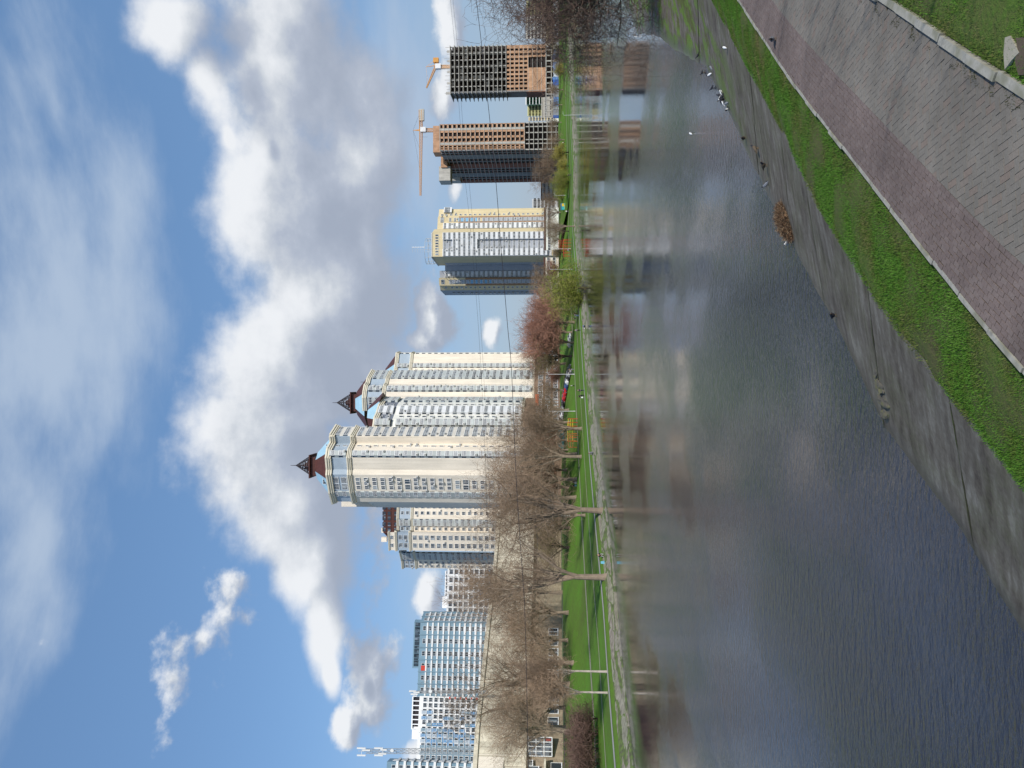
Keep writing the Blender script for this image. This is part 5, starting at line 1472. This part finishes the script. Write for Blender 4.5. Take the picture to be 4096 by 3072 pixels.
bird(3033, 594, 'duck', 'brown duck lying on the slab near the water line', .4, 1.2, name='duck')
bird(3069, 662, 'duck', 'brown duck on the slab above the reed heap', -1.2, 1.4, name='duck')
bird(3075, 738, 'grey', 'grey pigeon on the slab edge above the reed heap', 2.0, 1.1)
bird(3106, 156, 'grey', 'grey pigeon on the kerb of the paved path', -2.0, 1.1)
bird(3346, 1262, 'dark', 'dark pigeon alone at the water line left of the reed heap', -1.4, 1.2)
bird(3160, 972, 'white', 'white gull at the left tip of the reed heap', -2.0, 1.1, z=.02, name='gull')
bird(2771, 534, 'pied', 'white gull swimming out on the river', 1.0, 1.2, z=-.03, name='gull')
bird(2551, 146, 'white', 'white gull by the far corner of the slabs under the willow', 1.0, 1.5, z=.02, name='gull')
# heap of dead reeds
a, c = nhit(3129, 822), nhit(3172, 950); reed = surf('dead_reeds', (.17, .095, .05), var=.35, scale=6, fine=30)
mb = MB(); rg = random.Random(5); ax = (c-a); ln = ax.length; ax.normalize(); sd = Vector((-ax.y, ax.x, 0)); up = Vector((0, 0, 1))
rings = []
for k in range(14):
    t_ = k/13; w = .34*math.sin(math.pi*min(1, max(0.04, t_)))**.6; h_ = .26*math.sin(math.pi*min(1, max(.04, t_)))**.7
    rings.append([a+ax*(ln*t_)+sd*(w*math.cos(q)*rg.uniform(.6, 1.2))+up*(h_*math.sin(q)*rg.uniform(.5, 1.25)+.02) for q in [6.283*i/12 for i in range(12)]])
mb.loft(rings)
for _ in range(5200):
    t_ = rg.random(); w = .42*math.sin(math.pi*max(.05, min(.95, t_)))**.6*(.8+.3*math.sin(t_*23)); q = rg.uniform(0, math.pi)
    p = a+ax*(ln*t_)+sd*(w*math.cos(q))+up*(.27*math.sin(q)*math.sin(math.pi*t_)**.5+.02); d = (ax*rg.gauss(0, 1)+sd*rg.gauss(0, .7)+up*rg.gauss(.2, .5)).normalized()
    mb.tube(p-d*.06, p+d*rg.uniform(.06, .24), .008, .004, 3, cap=False, mi=rg.choice((0, 1, 2)))
tag(mb.build('reed_heap', [reed, surf('pale_reeds', (.32, .22, .13), var=.3, scale=6), surf('dark_reeds', (.07, .04, .025), var=.3, scale=6)]), 'brown heap of dead reeds lying on the slabs at the water line', 'reed heap')
# ------------------------------------------------------------ street furniture on the far bank
lampm = surf('white_lamp_post', (.6, .6, .6), rough=.5)
def lamp(x, y, xt, label, arm=1.2):
    p = gp(x, y); ztop = PY(xt, y, p.y).z; r = empty('street_lamp', p, label, 'street lamp'); h = ztop-p.z
    mb = MB(); mb.tube((0, 0, -.2), (0, 0, .6), .14, .12, 8); mb.tube((0, 0, .6), (0, 0, h), .10, .06, 8); mb.build('post', lampm, r, local=True)
    mb = MB(); mb.tube((0, 0, h), (arm*.5, 0, h+.3), .05, n=6); mb.tube((arm*.5, 0, h+.3), (arm, 0, h+.35), .05, n=6); mb.build('arm', lampm, r, local=True)
    mb = MB(); mb.loft([[(arm+dx, w*math.cos(t), h+.35+.5*w*math.sin(t)) for t in [6.283*i/8 for i in range(8)]] for dx, w in ((-.1, .06), (.1, .14), (.5, .14), (.6, .05))]); mb.build('lamp_head', steelg, r, local=True)
lamp(2298, 1497, 2193, 'white street lamp beside the group of people on the upper grass')
lamp(2302, 1645, 2196, 'white street lamp right of the exercise frames')
lamp(2283, 995, 2212, 'white street lamp by the red playground equipment')
lamp(2271, 781, 2220, 'white street lamp next to the small willow below the office block')
lamp(2292, 1077, 2200, 'white street lamp with curved arm right of the round willow', 2.2)
lamp(2304, 2064, 2233, 'white street lamp behind the leaning pale trunk')
lamp(2290, 1380, 2180, 'white street lamp among the reddish trees')
lamp(2300, 460, 2255, 'white street lamp on the far grass between the unfinished towers')
# cars
tyre = surf('tyre_rubber', (.02, .02, .02)); chrome = surf('wheel_rim', (.4, .4, .42), rough=.4, metal=.6); headl = surf('headlight', (.7, .7, .65), rough=.2)
def car_meshes(paint):
    k = 'car'+paint.name
    if k in MC: return MC[k]
    mb = MB(); prof = [(-2.15, .35, .55, .78), (-2.1, .3, .95, .84), (-1.5, .28, 1.0, .88), (-.9, .26, 1.0, .9), (0, .25, .98, .9), (.9, .25, .95, .9), (1.6, .27, .85, .87), (2.1, .32, .7, .8), (2.18, .38, .55, .7)]
    mb.loft([[(x, s*w*f, z) for s, f, z in ((-1, .95, lo), (-1, 1, (lo+hi)/2), (-1, .92, hi), (1, .92, hi), (1, 1, (lo+hi)/2), (1, .95, lo))] for x, lo, hi, w in prof])
    mb.loft([[(x, s*w, z) for s, z in ((-1, lo), (1, lo), (1, hi), (-1, hi))] for x, lo, hi, w in ((-1.55, .97, .99, .7), (-1.0, .97, 1.44, .6), (.2, .95, 1.46, .62), (1.0, .93, .96, .72))])
    body_ = mb.mesh('body', paint); w = MB()
    w.loft([[(x, s*w_, z) for s, z in ((-1, lo), (1, lo), (1, hi), (-1, hi))] for x, lo, hi, w_ in ((-1.45, 1.02, 1.04, .74), (-.95, 1.02, 1.38, .66), (.15, 1.02, 1.40, .67), (.85, 1.01, 1.03, .75))])
    ty = MB(); ty.tube((0, -.1, 0), (0, .1, 0), .32, n=14); rim = MB(); rim.tube((0, -.11, 0), (0, .11, 0), .19, n=10)
    hl = MB(); hl.loft([[(2.05+dx, .12*math.cos(t), .65+.07*math.sin(t)) for t in [6.283*i/8 for i in range(8)]] for dx in (0, .1)])
    MC[k] = (body_, w.mesh('window', glassd), ty.mesh('wheel', tyre), rim.mesh('rim', chrome), hl.mesh('headlight', headl)); return MC[k]
carc = {n: surf(n+'_car_paint', c, rough=.3, var=.03, spec=.6) for n, c in (('black', (.02, .02, .025)), ('white', (.7, .7, .7)), ('red', (.4, .02, .03)), ('silver', (.35, .36, .38)), ('blue', (.03, .07, .2)))}
def car(y, Y, col, label, rz, group=None):
    p = PY(2220, y, Y); p.z = zfar(p.x, p.y)+.02; r = empty('parked_car', p, label, 'car', group); r.rotation_euler = (0, 0, rz)
    bo, wi, ty, ri, hl = car_meshes(carc[col])
    for n, me, l in [('body', bo, (0, 0, 0)), ('window', wi, (0, 0, 0)), ('headlight', hl, (0, .55, 0)), ('headlight', hl, (0, -.55, 0))]:
        o = bpy.data.objects.new(n, me); COL.objects.link(o); o.parent = r; o.location = l
    for x in (-1.3, 1.35):
        for s in (-.78, .78):
            o = bpy.data.objects.new('wheel', ty); COL.objects.link(o); o.parent = r; o.location = (x, s, .32)
            q = bpy.data.objects.new('rim', ri); COL.objects.link(q); q.parent = o
g = 'cars parked along the street'
for y, c, l in [(1478, 'black', 'black car parked below the olive tree, right end of the row'), (1492, 'silver', 'silver car behind the lamp post in the parked row'), (1506, 'black', 'black car left of the silver one in the parked row'), (1521, 'white', 'white car in the parked row before the brown stone base'),
                (1537, 'blue', 'dark blue car between the white and the red ones'), (1568, 'red', 'red car parked before the stone base, right one of the two red'), (1585, 'red', 'red car parked left of the other red one'), (1606, 'black', 'black car parked left of the red cars'),
                (1634, 'silver', 'silver car parked before the white wing'), (1655, 'white', 'white car parked before the white wing'), (1675, 'black', 'black car at the left end of the row before the white wing'), (1790, 'white', 'white car seen between the trunks before the tallest tower'), (1350, 'white', 'white car seen among the reddish trees'), (1372, 'silver', 'silver car seen among the reddish trees')]:
    car(y, 248 if y > 1400 else 262, c, l, 1.05 if y < 1400 else .9, g)
# playground and exercise frames
def frame_set(x, y, label, mats, n=5, w=4.0, h=2.6, name='exercise_frame'):
    p = gp(x, y); r = empty(name, p, label, 'exercise frame' if 'exercise' in name else 'playground', None); mb = MB(); m2 = MB()
    for i in range(n):
        mb.tube((w*(i/(n-1)-.5), 0, -.1), (w*(i/(n-1)-.5), 0, h), .06, n=6); mb.tube((w*(i/(n-1)-.5), 1.5, -.1), (w*(i/(n-1)-.5), 1.5, h), .06, n=6)
    for k in range(3): m2.tube((-w/2, 0, h*(.5+.24*k)), (w/2, 0, h*(.5+.24*k)), .05, n=6)
    m2.tube((-w/2, 1.5, h*.95), (w/2, 1.5, h*.95), .05, n=6)
    mb.build('post', mats[0], r, local=True); m2.build('crossbar', mats[1], r, local=True); r.rotation_euler = (0, 0, .1)
frame_set(2311, 1765, 'orange exercise frame with horizontal bars, left one on the grass', [orangep, orangep], 3, 3.2)
frame_set(2309, 1727, 'orange and yellow exercise frame with many posts, middle one', [orangep, yelp], 6, 5)
frame_set(2311, 1697, 'red and yellow climbing frame at the right end of the exercise frames', [redp, yelp], 4, 3)
frame_set(2284, 990, 'red playground frame below the yellow tower', [redp, redp], 6, 7, 3.2, 'playground_frame')
frame_set(2262, 982, 'small red playground frame behind the larger red one', [redp, orangep], 5, 5, 3.0, 'playground_frame')
p = gp(2268, 827); r = empty('kiosk', p, 'small blue and yellow kiosk on the far grass right of the yellow tower', 'kiosk'); r.scale = (.55,)*3; mb = MB(); mb.box(-2.6, 2.6, -1, 1, 0, 4.6); mb.build('wall', teal, r, local=True)
mb = MB(); mb.box(-2.4, 1.0, -1.12, -1.0, .2, 2.0); mb.box(.2, 2.4, -1.1, -1.0, 2.3, 4.2); mb.build('yellow_panel', yelp, r, local=True); mb = MB(); mb.prism([(-2.9, -1.3), (2.9, -1.3), (2.9, 1.3), (-2.9, 1.3)], 4.6, 5.0, top=[(-2.5, -1), (2.5, -1), (2.5, 1), (-2.5, 1)]); mb.build('roof', bluet, r, local=True)
p = PY(2220, 1760, 236); p.z = zfar(p.x, p.y); mb = MB(); mb.box(-3, 3, -.8, .8, 0, 1.4); mb.prism([(-3.2, -1), (3.2, -1), (3.2, 1), (-3.2, 1)], 1.4, 1.9, top=[(-2.9, -.2), (2.9, -.2), (2.9, .2), (-2.9, .2)])
o = mb.build('market_stall', teal); o.location = p; tag(o, 'teal covered stall behind the exercise frames', 'stall')
mb = MB(); p = PY(2200, 1600, 262); mb.box(p.x-2, p.x+2, p.y-.3, p.y, 14.2, 15.3); tag(mb.build('shop_sign', orangep), 'orange sign on the stone base between the cream towers', 'sign')
# construction fence: patchwork panels
fm = [surf('fence_blue', (.03, .09, .30), var=.4, scale=.6), surf('fence_pale', (.45, .50, .56), var=.3, scale=.8), surf('fence_mid_blue', (.10, .20, .42), var=.4, scale=.6), whitep, surf('fence_grey', (.22, .24, .28), var=.3, scale=.6)]
rg = random.Random(4); r = empty('construction_fence', PY(2240, 300, 470), 'long construction fence of blue, white and grey panels before the unfinished towers', 'fence')
A_, B_ = v2(PY(2220, 486, 452)), v2(PY(2220, -20, 500)); S = Seg(None, A_, B_, 0, 1); u = 0; pm = MB(); seq = 2
while u < S.L:
    w = rg.choice((2.5, 2.5, 3.5, 5)); 
    if rg.random() < .35: seq = rg.randrange(5)
    S.box(pm, u, u+w-.08, 0, .08, 6.3, 6.3+rg.choice((3.2, 3.5, 3.8)), seq if rg.random() < .65 else rg.randrange(5)); u += w
pm.build('panel', fm, r)
pm = MB(); u = 0
while u < S.L: S.box(pm, u, u+.12, -.15, 0, 6.0, 9.7); u += 5
pm.build('post', steelg, r)
# telecom masts
def mast(y, Y, xt, xb, label, w, ants):
    b0, t0 = PY(xb, y, Y), PY(xt, y, Y); r = empty('telecom_mast', b0, label, 'telecom mast')
    mb = MB(); lattice(mb, b0, t0-Vector((0, 0, 2)), w, int((t0.z-b0.z)/1.6), .07, .7); mb.tube(t0-Vector((0, 0, 2.2)), t0, .06, n=5); mb.build('mast', steelg, r)
    for z, dx, hh in ants:
        mb = MB(); q = b0.lerp(t0, z); mb.box(q.x+dx-.16, q.x+dx+.16, q.y-.5, q.y-.25, q.z-hh/2, q.z+hh/2); mb.tube(q+Vector((0, 0, 0)), q+Vector((dx, -.3, 0)), .05, n=4); mb.build('antenna', whiteb, r)
    mb = MB(); q = b0.lerp(t0, .72); mb.loft([[(q.x+.5+w_*math.cos(t), q.y-.6-d, q.z+w_*math.sin(t)) for t in [6.283*i/10 for i in range(10)]] for d, w_ in ((0, .1), (.1, .4), (.2, .45))]); mb.build('dish', whiteb, r)
mast(3004, 186, 1432, 1930, 'tall lattice telecom mast with white antennas near the left edge', 1.1, [(.97, .9, 2.2), (.97, -.9, 2.2), (.93, 0.4, 2.0), (.83, .9, 2.2), (.83, -.9, 2.2), (.8, -.5, 2), (.79, 0.5, 1.6)])
mast(2768, 192, 1636, 1950, 'shorter telecom mast with white antennas before the blue slab block', .6, [(.95, .4, 1.8), (.93, -.4, 1.8), (.9, .1, 1.6)])
# overhead wires
def wire(pts, Y, r_, label, name='overhead_wire'):
    P = [PY(x, y, Y) for x, y in pts]; Q = resample([(p.x, p.z) for p in P], 1.0) if False else None
    mb = MB(); dense = []
    for i in range(len(P)-1):
        p0 = P[max(i-1, 0)]; p1 = P[i]; p2 = P[i+1]; p3 = P[min(i+2, len(P)-1)]
        for k in range(8):
            t = k/8; dense.append(.5*((2*p1)+(p2-p0)*t+(2*p0-5*p1+4*p2-p3)*t*t+(3*p1-p0-3*p2+p3)*t**3))
    dense.append(P[-1])
    for a, c in zip(dense, dense[1:]): mb.tube(a, c, r_, n=5, cap=False)
    tag(mb.build(name, darkst), label, 'wire')
wire([(1860, -300), (1905, 0), (1944, 340), (1980, 685), (2005, 1000), (2030, 1300), (2046, 1480), (2062, 1860), (2078, 2130), (2098, 2420), (2107, 2750), (2113, 3072), (2118, 3400)], 45, .017, 'thick dark overhead wire crossing the whole view')
wire([(1790, -200), (1802, 0), (1820, 190), (1840, 480), (1853, 650), (1880, 900), (1913, 1300), (1935, 1700), (1950, 2100)], 75, .010, 'thin overhead wire, upper of the faint pair')
wire([(1798, -200), (1812, 0), (1830, 190), (1850, 480), (1868, 650), (1892, 900), (1923, 1300), (1945, 1700), (1962, 2100)], 75, .010, 'thin overhead wire, lower of the faint pair')
# worn slab in the grass on the right
def gs(x, y):
    d = ray(x, y); Y = 5.0
    while Y < 60:
        t = Y/d.y; X = d.x*t; s, o = near_so((X, Y)); z = ZK+float(np.interp(-o-PW, [a for a, b in prof], [b for a, b in prof]))
        if H+d.z*t <= z: return Vector((X, Y, z))
        Y += .03
Q = [gs(4050, 143), gs(4085, 210), gs(4058, 240), gs(4030, 278), gs(4026, 215), gs(4030, 150)]
mb = MB(); n = len(Q); mb.add([q+Vector((0, 0, .03)) for q in Q]+[q+Vector((0, 0, -.15)) for q in Q], [tuple(range(n))]+[(i, n+i, n+(i+1) % n, (i+1) % n) for i in range(n)])
tag(mb.build('broken_slab', surf('pale_slab', (.34, .31, .24), var=.2, scale=4, fine=25)), 'pale broken concrete slab half sunk in the grass slope beside the path', 'slab')
Q = [gs(4075, 150), gs(4110, 150), gs(4130, 300), gs(4085, 300), gs(4066, 240), gs(4084, 205)]
mb = MB(); mb.add([q+Vector((0, 0, .025)) for q in Q], [tuple(range(6))]); tag(mb.build('bare_earth', earthm), kind='structure')

# ------------------------------------------------------------ grass blades on the near verges (stuff)
def blades(name, region, n, mat, hgt, seed):
    rg = np.random.default_rng(seed); V = []; 
    s = rg.random(n); q = rg.random(n); pts = []
    for i in range(n):
        r_ = region(s[i], q[i])
        if r_ is not None: pts.append(r_)
    P = np.array(pts); n = len(P)
    a = rg.random(n)*6.283; h = hgt*(.4+rg.random(n)); w = .005+.005*rg.random(n)
    dx, dy = np.cos(a)*w, np.sin(a)*w; lx, ly = rg.normal(0, .4, n)*h, rg.normal(0, .4, n)*h
    A = np.stack([P[:, 0]-dx, P[:, 1]-dy, P[:, 2]-.01], 1); B = np.stack([P[:, 0]+dx, P[:, 1]+dy, P[:, 2]-.01], 1); C = np.stack([P[:, 0]+lx, P[:, 1]+ly, P[:, 2]+h], 1)
    V = np.stack([A, B, C], 1).reshape(-1, 3); me = bpy.data.meshes.new(name); me.vertices.add(3*n); me.vertices.foreach_set('co', V.ravel())
    me.loops.add(3*n); me.loops.foreach_set('vertex_index', np.arange(3*n)); me.polygons.add(n); me.polygons.foreach_set('loop_start', np.arange(n)*3)
    me.polygons.foreach_set('loop_total', np.full(n, 3)) if hasattr(me.polygons[0], 'loop_total') and False else None
    me.materials.append(mat); me.update(calc_edges=True); me.validate()
    o = bpy.data.objects.new(name, me); COL.objects.link(o); tag(o, kind='stuff'); return o
def bladem(name, c):
    m, t, b = newmat(name); pos = t.n('ShaderNodeNewGeometry').outputs['Position']
    f = t.math('ADD', t.math('MULTIPLY', t.noise(pos, .7, 4), .65), t.math('MULTIPLY', t.noise(pos, 14, 2), .35))
    L(t, t.ramp(f, [(.32, c[0]), (.44, c[1]), (.55, c[2]), (.70, c[3])]), b.inputs['Base Color']); b.inputs['Roughness'].default_value = .7; b.inputs['Specular IOR Level'].default_value = .15
    return m
bl = bladem('grass_blades', [(.20, .17, .085), (.10, .14, .03), (.075, .19, .022), (.12, .22, .04)])
def reg(s, q):
    s = 54+(s**1.2)*52; og = interp_o(GO, s); o = .08+(og-.02)*q; x, y = near_pt(s, o)
    k = noise.noise(Vector((x*.8, y*.8, 1)))+.9-.9*q
    if k < R.uniform(-.55, .25): return None
    return (x, y, ZK-.10-(ZK-.10-1.55)*min(1, (o-.1)/(og-.1) if o > .1 else 0)**1.3)
blades('grass', reg, 300000, bl, .036, 1)
def reg2(s, q):
    s = 54+(s**1.2)*60; o = .14+q**1.3*3.2; x, y = near_pt(s, -PW-o)
    if noise.noise(Vector((x*.9, y*.9, 4))) < R.uniform(-.6, .15): return None
    return (x, y, ZK+float(np.interp(o, [a for a, b in prof], [b for a, b in prof])))
blades('grass', reg2, 150000, bl, .038, 2)
# moss tufts along the right kerb
def reg3(s, q):
    s = 58+s*40; o = PW-.22*q; x, y = near_pt(s, -o)
    if noise.noise(Vector((x*2.2, y*2.2, 9))) < .12: return None
    return (x, y, ZK)
blades('moss', reg3, 14000, bladem('moss_tufts', [(.02, .02, .01), (.04, .04, .015), (.06, .07, .02), (.09, .11, .02)]), .018, 3)

# ------------------------------------------------------------ light and sky
SUN_EL, SUN_AZ = math.radians(38), math.radians(146)     # azimuth clockwise from +Y
sd = Vector((math.sin(SUN_AZ)*math.cos(SUN_EL), math.cos(SUN_AZ)*math.cos(SUN_EL), math.sin(SUN_EL)))
li = bpy.data.lights.new('sun', 'SUN'); li.energy = 4.1; li.angle = math.radians(.6); li.color = (1, .955, .88)
lo = bpy.data.objects.new('sun', li); COL.objects.link(lo); lo.rotation_euler = sd.to_track_quat('Z', 'Y').to_euler()
w = bpy.data.worlds.new('World'); scn.world = w; w.use_nodes = True; nt = w.node_tree; t = NT(nt); nt.nodes.clear()
BG = .14
sky = t.n('ShaderNodeTexSky', sky_type='NISHITA'); sky.sun_disc = False; sky.sun_elevation = SUN_EL; sky.sun_rotation = SUN_AZ; sky.air_density = 1.0; sky.dust_density = .6; sky.ozone_density = 2.0
tc = t.n('ShaderNodeTexCoord').outputs['Generated']
sx = t.n('ShaderNodeSeparateXYZ', {0: tc}); az = t.math('ARCTAN2', sx.outputs[0], sx.outputs[1]); el = t.math('ARCSINE', sx.outputs[2])
ae = t.n('ShaderNodeCombineXYZ', {0: az, 1: el}).outputs[0]
def dirpx(cx, cy):   # shown at 2212 px width
    d = ray(cx*1.852, cy*1.852).normalized(); return math.atan2(d.x, d.y), math.asin(d.z)
def grp(name, blobs, amp, sc, stretch, detail):
    g_ = bpy.data.node_groups.new(name, 'ShaderNodeTree'); g_.interface.new_socket('Vector', in_out='INPUT', socket_type='NodeSocketVector'); g_.interface.new_socket('F', in_out='OUTPUT', socket_type='NodeSocketFloat')
    q = NT(g_); gi = q.n('NodeGroupInput'); go = q.n('NodeGroupOutput'); v = gi.outputs[0]
    wv = q.vm('ADD', v, q.vm("MULTIPLY", q.vm("SUBTRACT", q.noise(v, sc*.5, 3, out=1), (.5, .5, .5)), (.96/sc, .6/sc, 0)))
    acc = None
    for cx, cy, rx, ry, wt in blobs:
        a, e = dirpx(cx, cy); e2 = dirpx(cx-rx, cy)[1]; a2 = dirpx(cx, cy-ry)[0]
        inv = (1/abs(a2-a), 1/abs(e2-e), 1)
        d = q.vm('LENGTH', q.vm('MULTIPLY', q.vm('SUBTRACT', wv, (a, e, 0)), inv))
        f = q.math('MULTIPLY', q.math('SUBTRACT', 1.3, d), wt)
        acc = f if acc is None else q.math('SMOOTH_MAX', acc, f, .25)
    n = q.noise(q.scalev(v, stretch), sc, detail, .58)
    o = q.math('ADD', acc, q.math('MULTIPLY', q.math('SUBTRACT', n, .5), amp))
    g_.links.new(o, go.inputs[0]); return g_
cum = [(590, 960, 190, 170, 1.1), (650, 800, 220, 210, 1.1), (720, 650, 200, 240, 1.1), (660, 1070, 150, 140, 1.1), (700, 1190, 90, 140, 1.1), (722, 1310, 45, 120, 1.1), (728, 1410, 20, 60, 1),
       (640, 430, 170, 240, .95), (640, 150, 190, 270, .9), (760, 380, 110, 260, .9), (395, 95, 125, 125, 1), (480, 210, 90, 140, .9), (505, 320, 32, 60, .7), (800, 560, 70, 330, .9), (790, 200, 60, 200, .72)]
puff = [(975, 45, 36, 75, 1), (965, 210, 32, 60, 1), (935, 690, 48, 85, 1.1), (905, 740, 30, 40, 1), (745, 1570, 34, 50, 1), (800, 1450, 60, 110, .9), (490, 1310, 45, 90, .5), (375, 1460, 34, 110, .5), (440, 1390, 30, 80, .35),
       (930, 1275, 34, 60, 1), (985, 402, 18, 22, .9), (1065, 715, 20, 36, .9), (900, 1640, 36, 40, .9), (820, 1110, 40, 150, .5), (85, 1395, 20, 25, .4)]
cg = grp('cumulus', cum, 1.9, 6.0, (1, 1.3, 1), 8)
pg = grp('puffs', puff, 2.1, 20, (1, 1.3, 1), 7)
cir = [(120, 760, 190, 520, 1.25), (70, 1200, 110, 380, 1.1), (250, 500, 120, 420, 1.1), (140, 250, 70, 240, .8), (880, 250, 110, 420, 1.0), (1000, 500, 80, 300, .8), (930, 1000, 60, 300, .7), (310, 720, 60, 150, .55), (60, 300, 40, 200, .45), (40, 1500, 60, 160, .3), (850, 300, 60, 300, .6)]
wg = grp('wisps', cir, 2.4, 5.5, (.8, 2.6, 1), 8)
def use(g_, v): 
    nd = nt.nodes.new('ShaderNodeGroup'); nd.node_tree = g_; nt.links.new(v, nd.inputs[0]); return nd.outputs[0]
ae2 = t.vm('ADD', ae, (.018, .05, 0)); ae3 = t.vm('ADD', ae, (.008, .018, 0))
f0 = t.math('MAXIMUM', use(cg, ae), use(pg, ae)); f1 = t.math('MAXIMUM', use(cg, ae2), use(pg, ae3))
alpha = t.mr(f0, .05, .72, 0, .97, True)
dens = t.mr(f0, .35, 1.5, 0, 1)
edge = t.math('SUBTRACT', f0, f1)
lit = t.mr(t.math('ADD', t.math('MULTIPLY', edge, 1.05), t.math('MULTIPLY', dens, -.42)), -.55, .62, 0, 1, True)
ccol = t.ramp(lit, [(0, (.37, .42, .52)), (.35, (.46, .51, .61)), (.65, (.62, .66, .72)), (1, (.88, .90, .93))])
wf = use(wg, ae); wa = t.mr(wf, .0, 1.5, 0, .78, True)
# the sky itself, a little deeper and cleaner than the raw model
hs = t.n('ShaderNodeHueSaturation', {'Saturation': 1.12, 'Value': 1.0, 'Color': sky.outputs[0]}).outputs[0]
def up(c): 
    return t.n('ShaderNodeVectorMath', {0: c, 'Scale': 1/BG}, operation='SCALE').outputs[0]
hs = t.mix(.42, hs, up((.20, .37, .66)))
c1 = t.mix(wa, hs, up((.50, .60, .74)))
haze = t.mr(el, 0, .30, .72, 0, True)
c1 = t.mix(haze, c1, up((.345, .43, .565)))
c2 = t.mix(t.math('MULTIPLY', alpha, t.mr(el, 0, .05, .3, 1)), c1, up(ccol))
# ground side of the world sphere
bgn = t.n('ShaderNodeBackground', {0: c2, 1: BG}); out = t.n('ShaderNodeOutputWorld', {0: bgn.outputs[0]})
w.cycles.sampling_method = 'MANUAL'; w.cycles.sample_map_resolution = 256
scn.view_settings.view_transform = 'Standard'; scn.view_settings.look = 'None'; scn.view_settings.exposure = 0; scn.view_settings.gamma = 1
scn.cycles.max_bounces = 4; scn.cycles.diffuse_bounces = 2; scn.cycles.glossy_bounces = 2; scn.cycles.transmission_bounces = 0; scn.cycles.volume_bounces = 0

# broken concrete lumps at the seam near the water
lump = surf('broken_concrete', (.10, .09, .07), var=.4, scale=5, fine=25, tint=((.11, .11, .03), .6))
for i, (x, y, s_) in enumerate([(3518, 1535, .20), (3536, 1600, .24), (3548, 1655, .18), (3506, 1490, .12)]):
    p = nhit(x, y); bm = bmesh.new(); bmesh.ops.create_icosphere(bm, subdivisions=3, radius=1)
    for v_ in bm.verts:
        n_ = noise.noise(v_.co*1.3+Vector((i*7, 0, 0)))+.5*noise.noise(v_.co*3+Vector((0, i*5, 0)))
        v_.co = Vector((v_.co.x*s_*1.5, v_.co.y*s_*.8, v_.co.z*s_*.32))*(1+.55*n_)
    me = bpy.data.meshes.new('concrete_lump'); bm.to_mesh(me); bm.free(); me.materials.append(lump)
    o = bpy.data.objects.new('concrete_lump', me); COL.objects.link(o); o.location = p; o.rotation_euler = (0, 0, 1.0+i*.4)
    tag(o, ['lichened concrete lump at the slab seam, second from the path side', 'largest broken concrete lump beside the slab seam at the water', 'broken concrete lump at the water line, lowest of the four', 'smallest concrete lump at the upper end of the broken seam'][i], 'rubble')
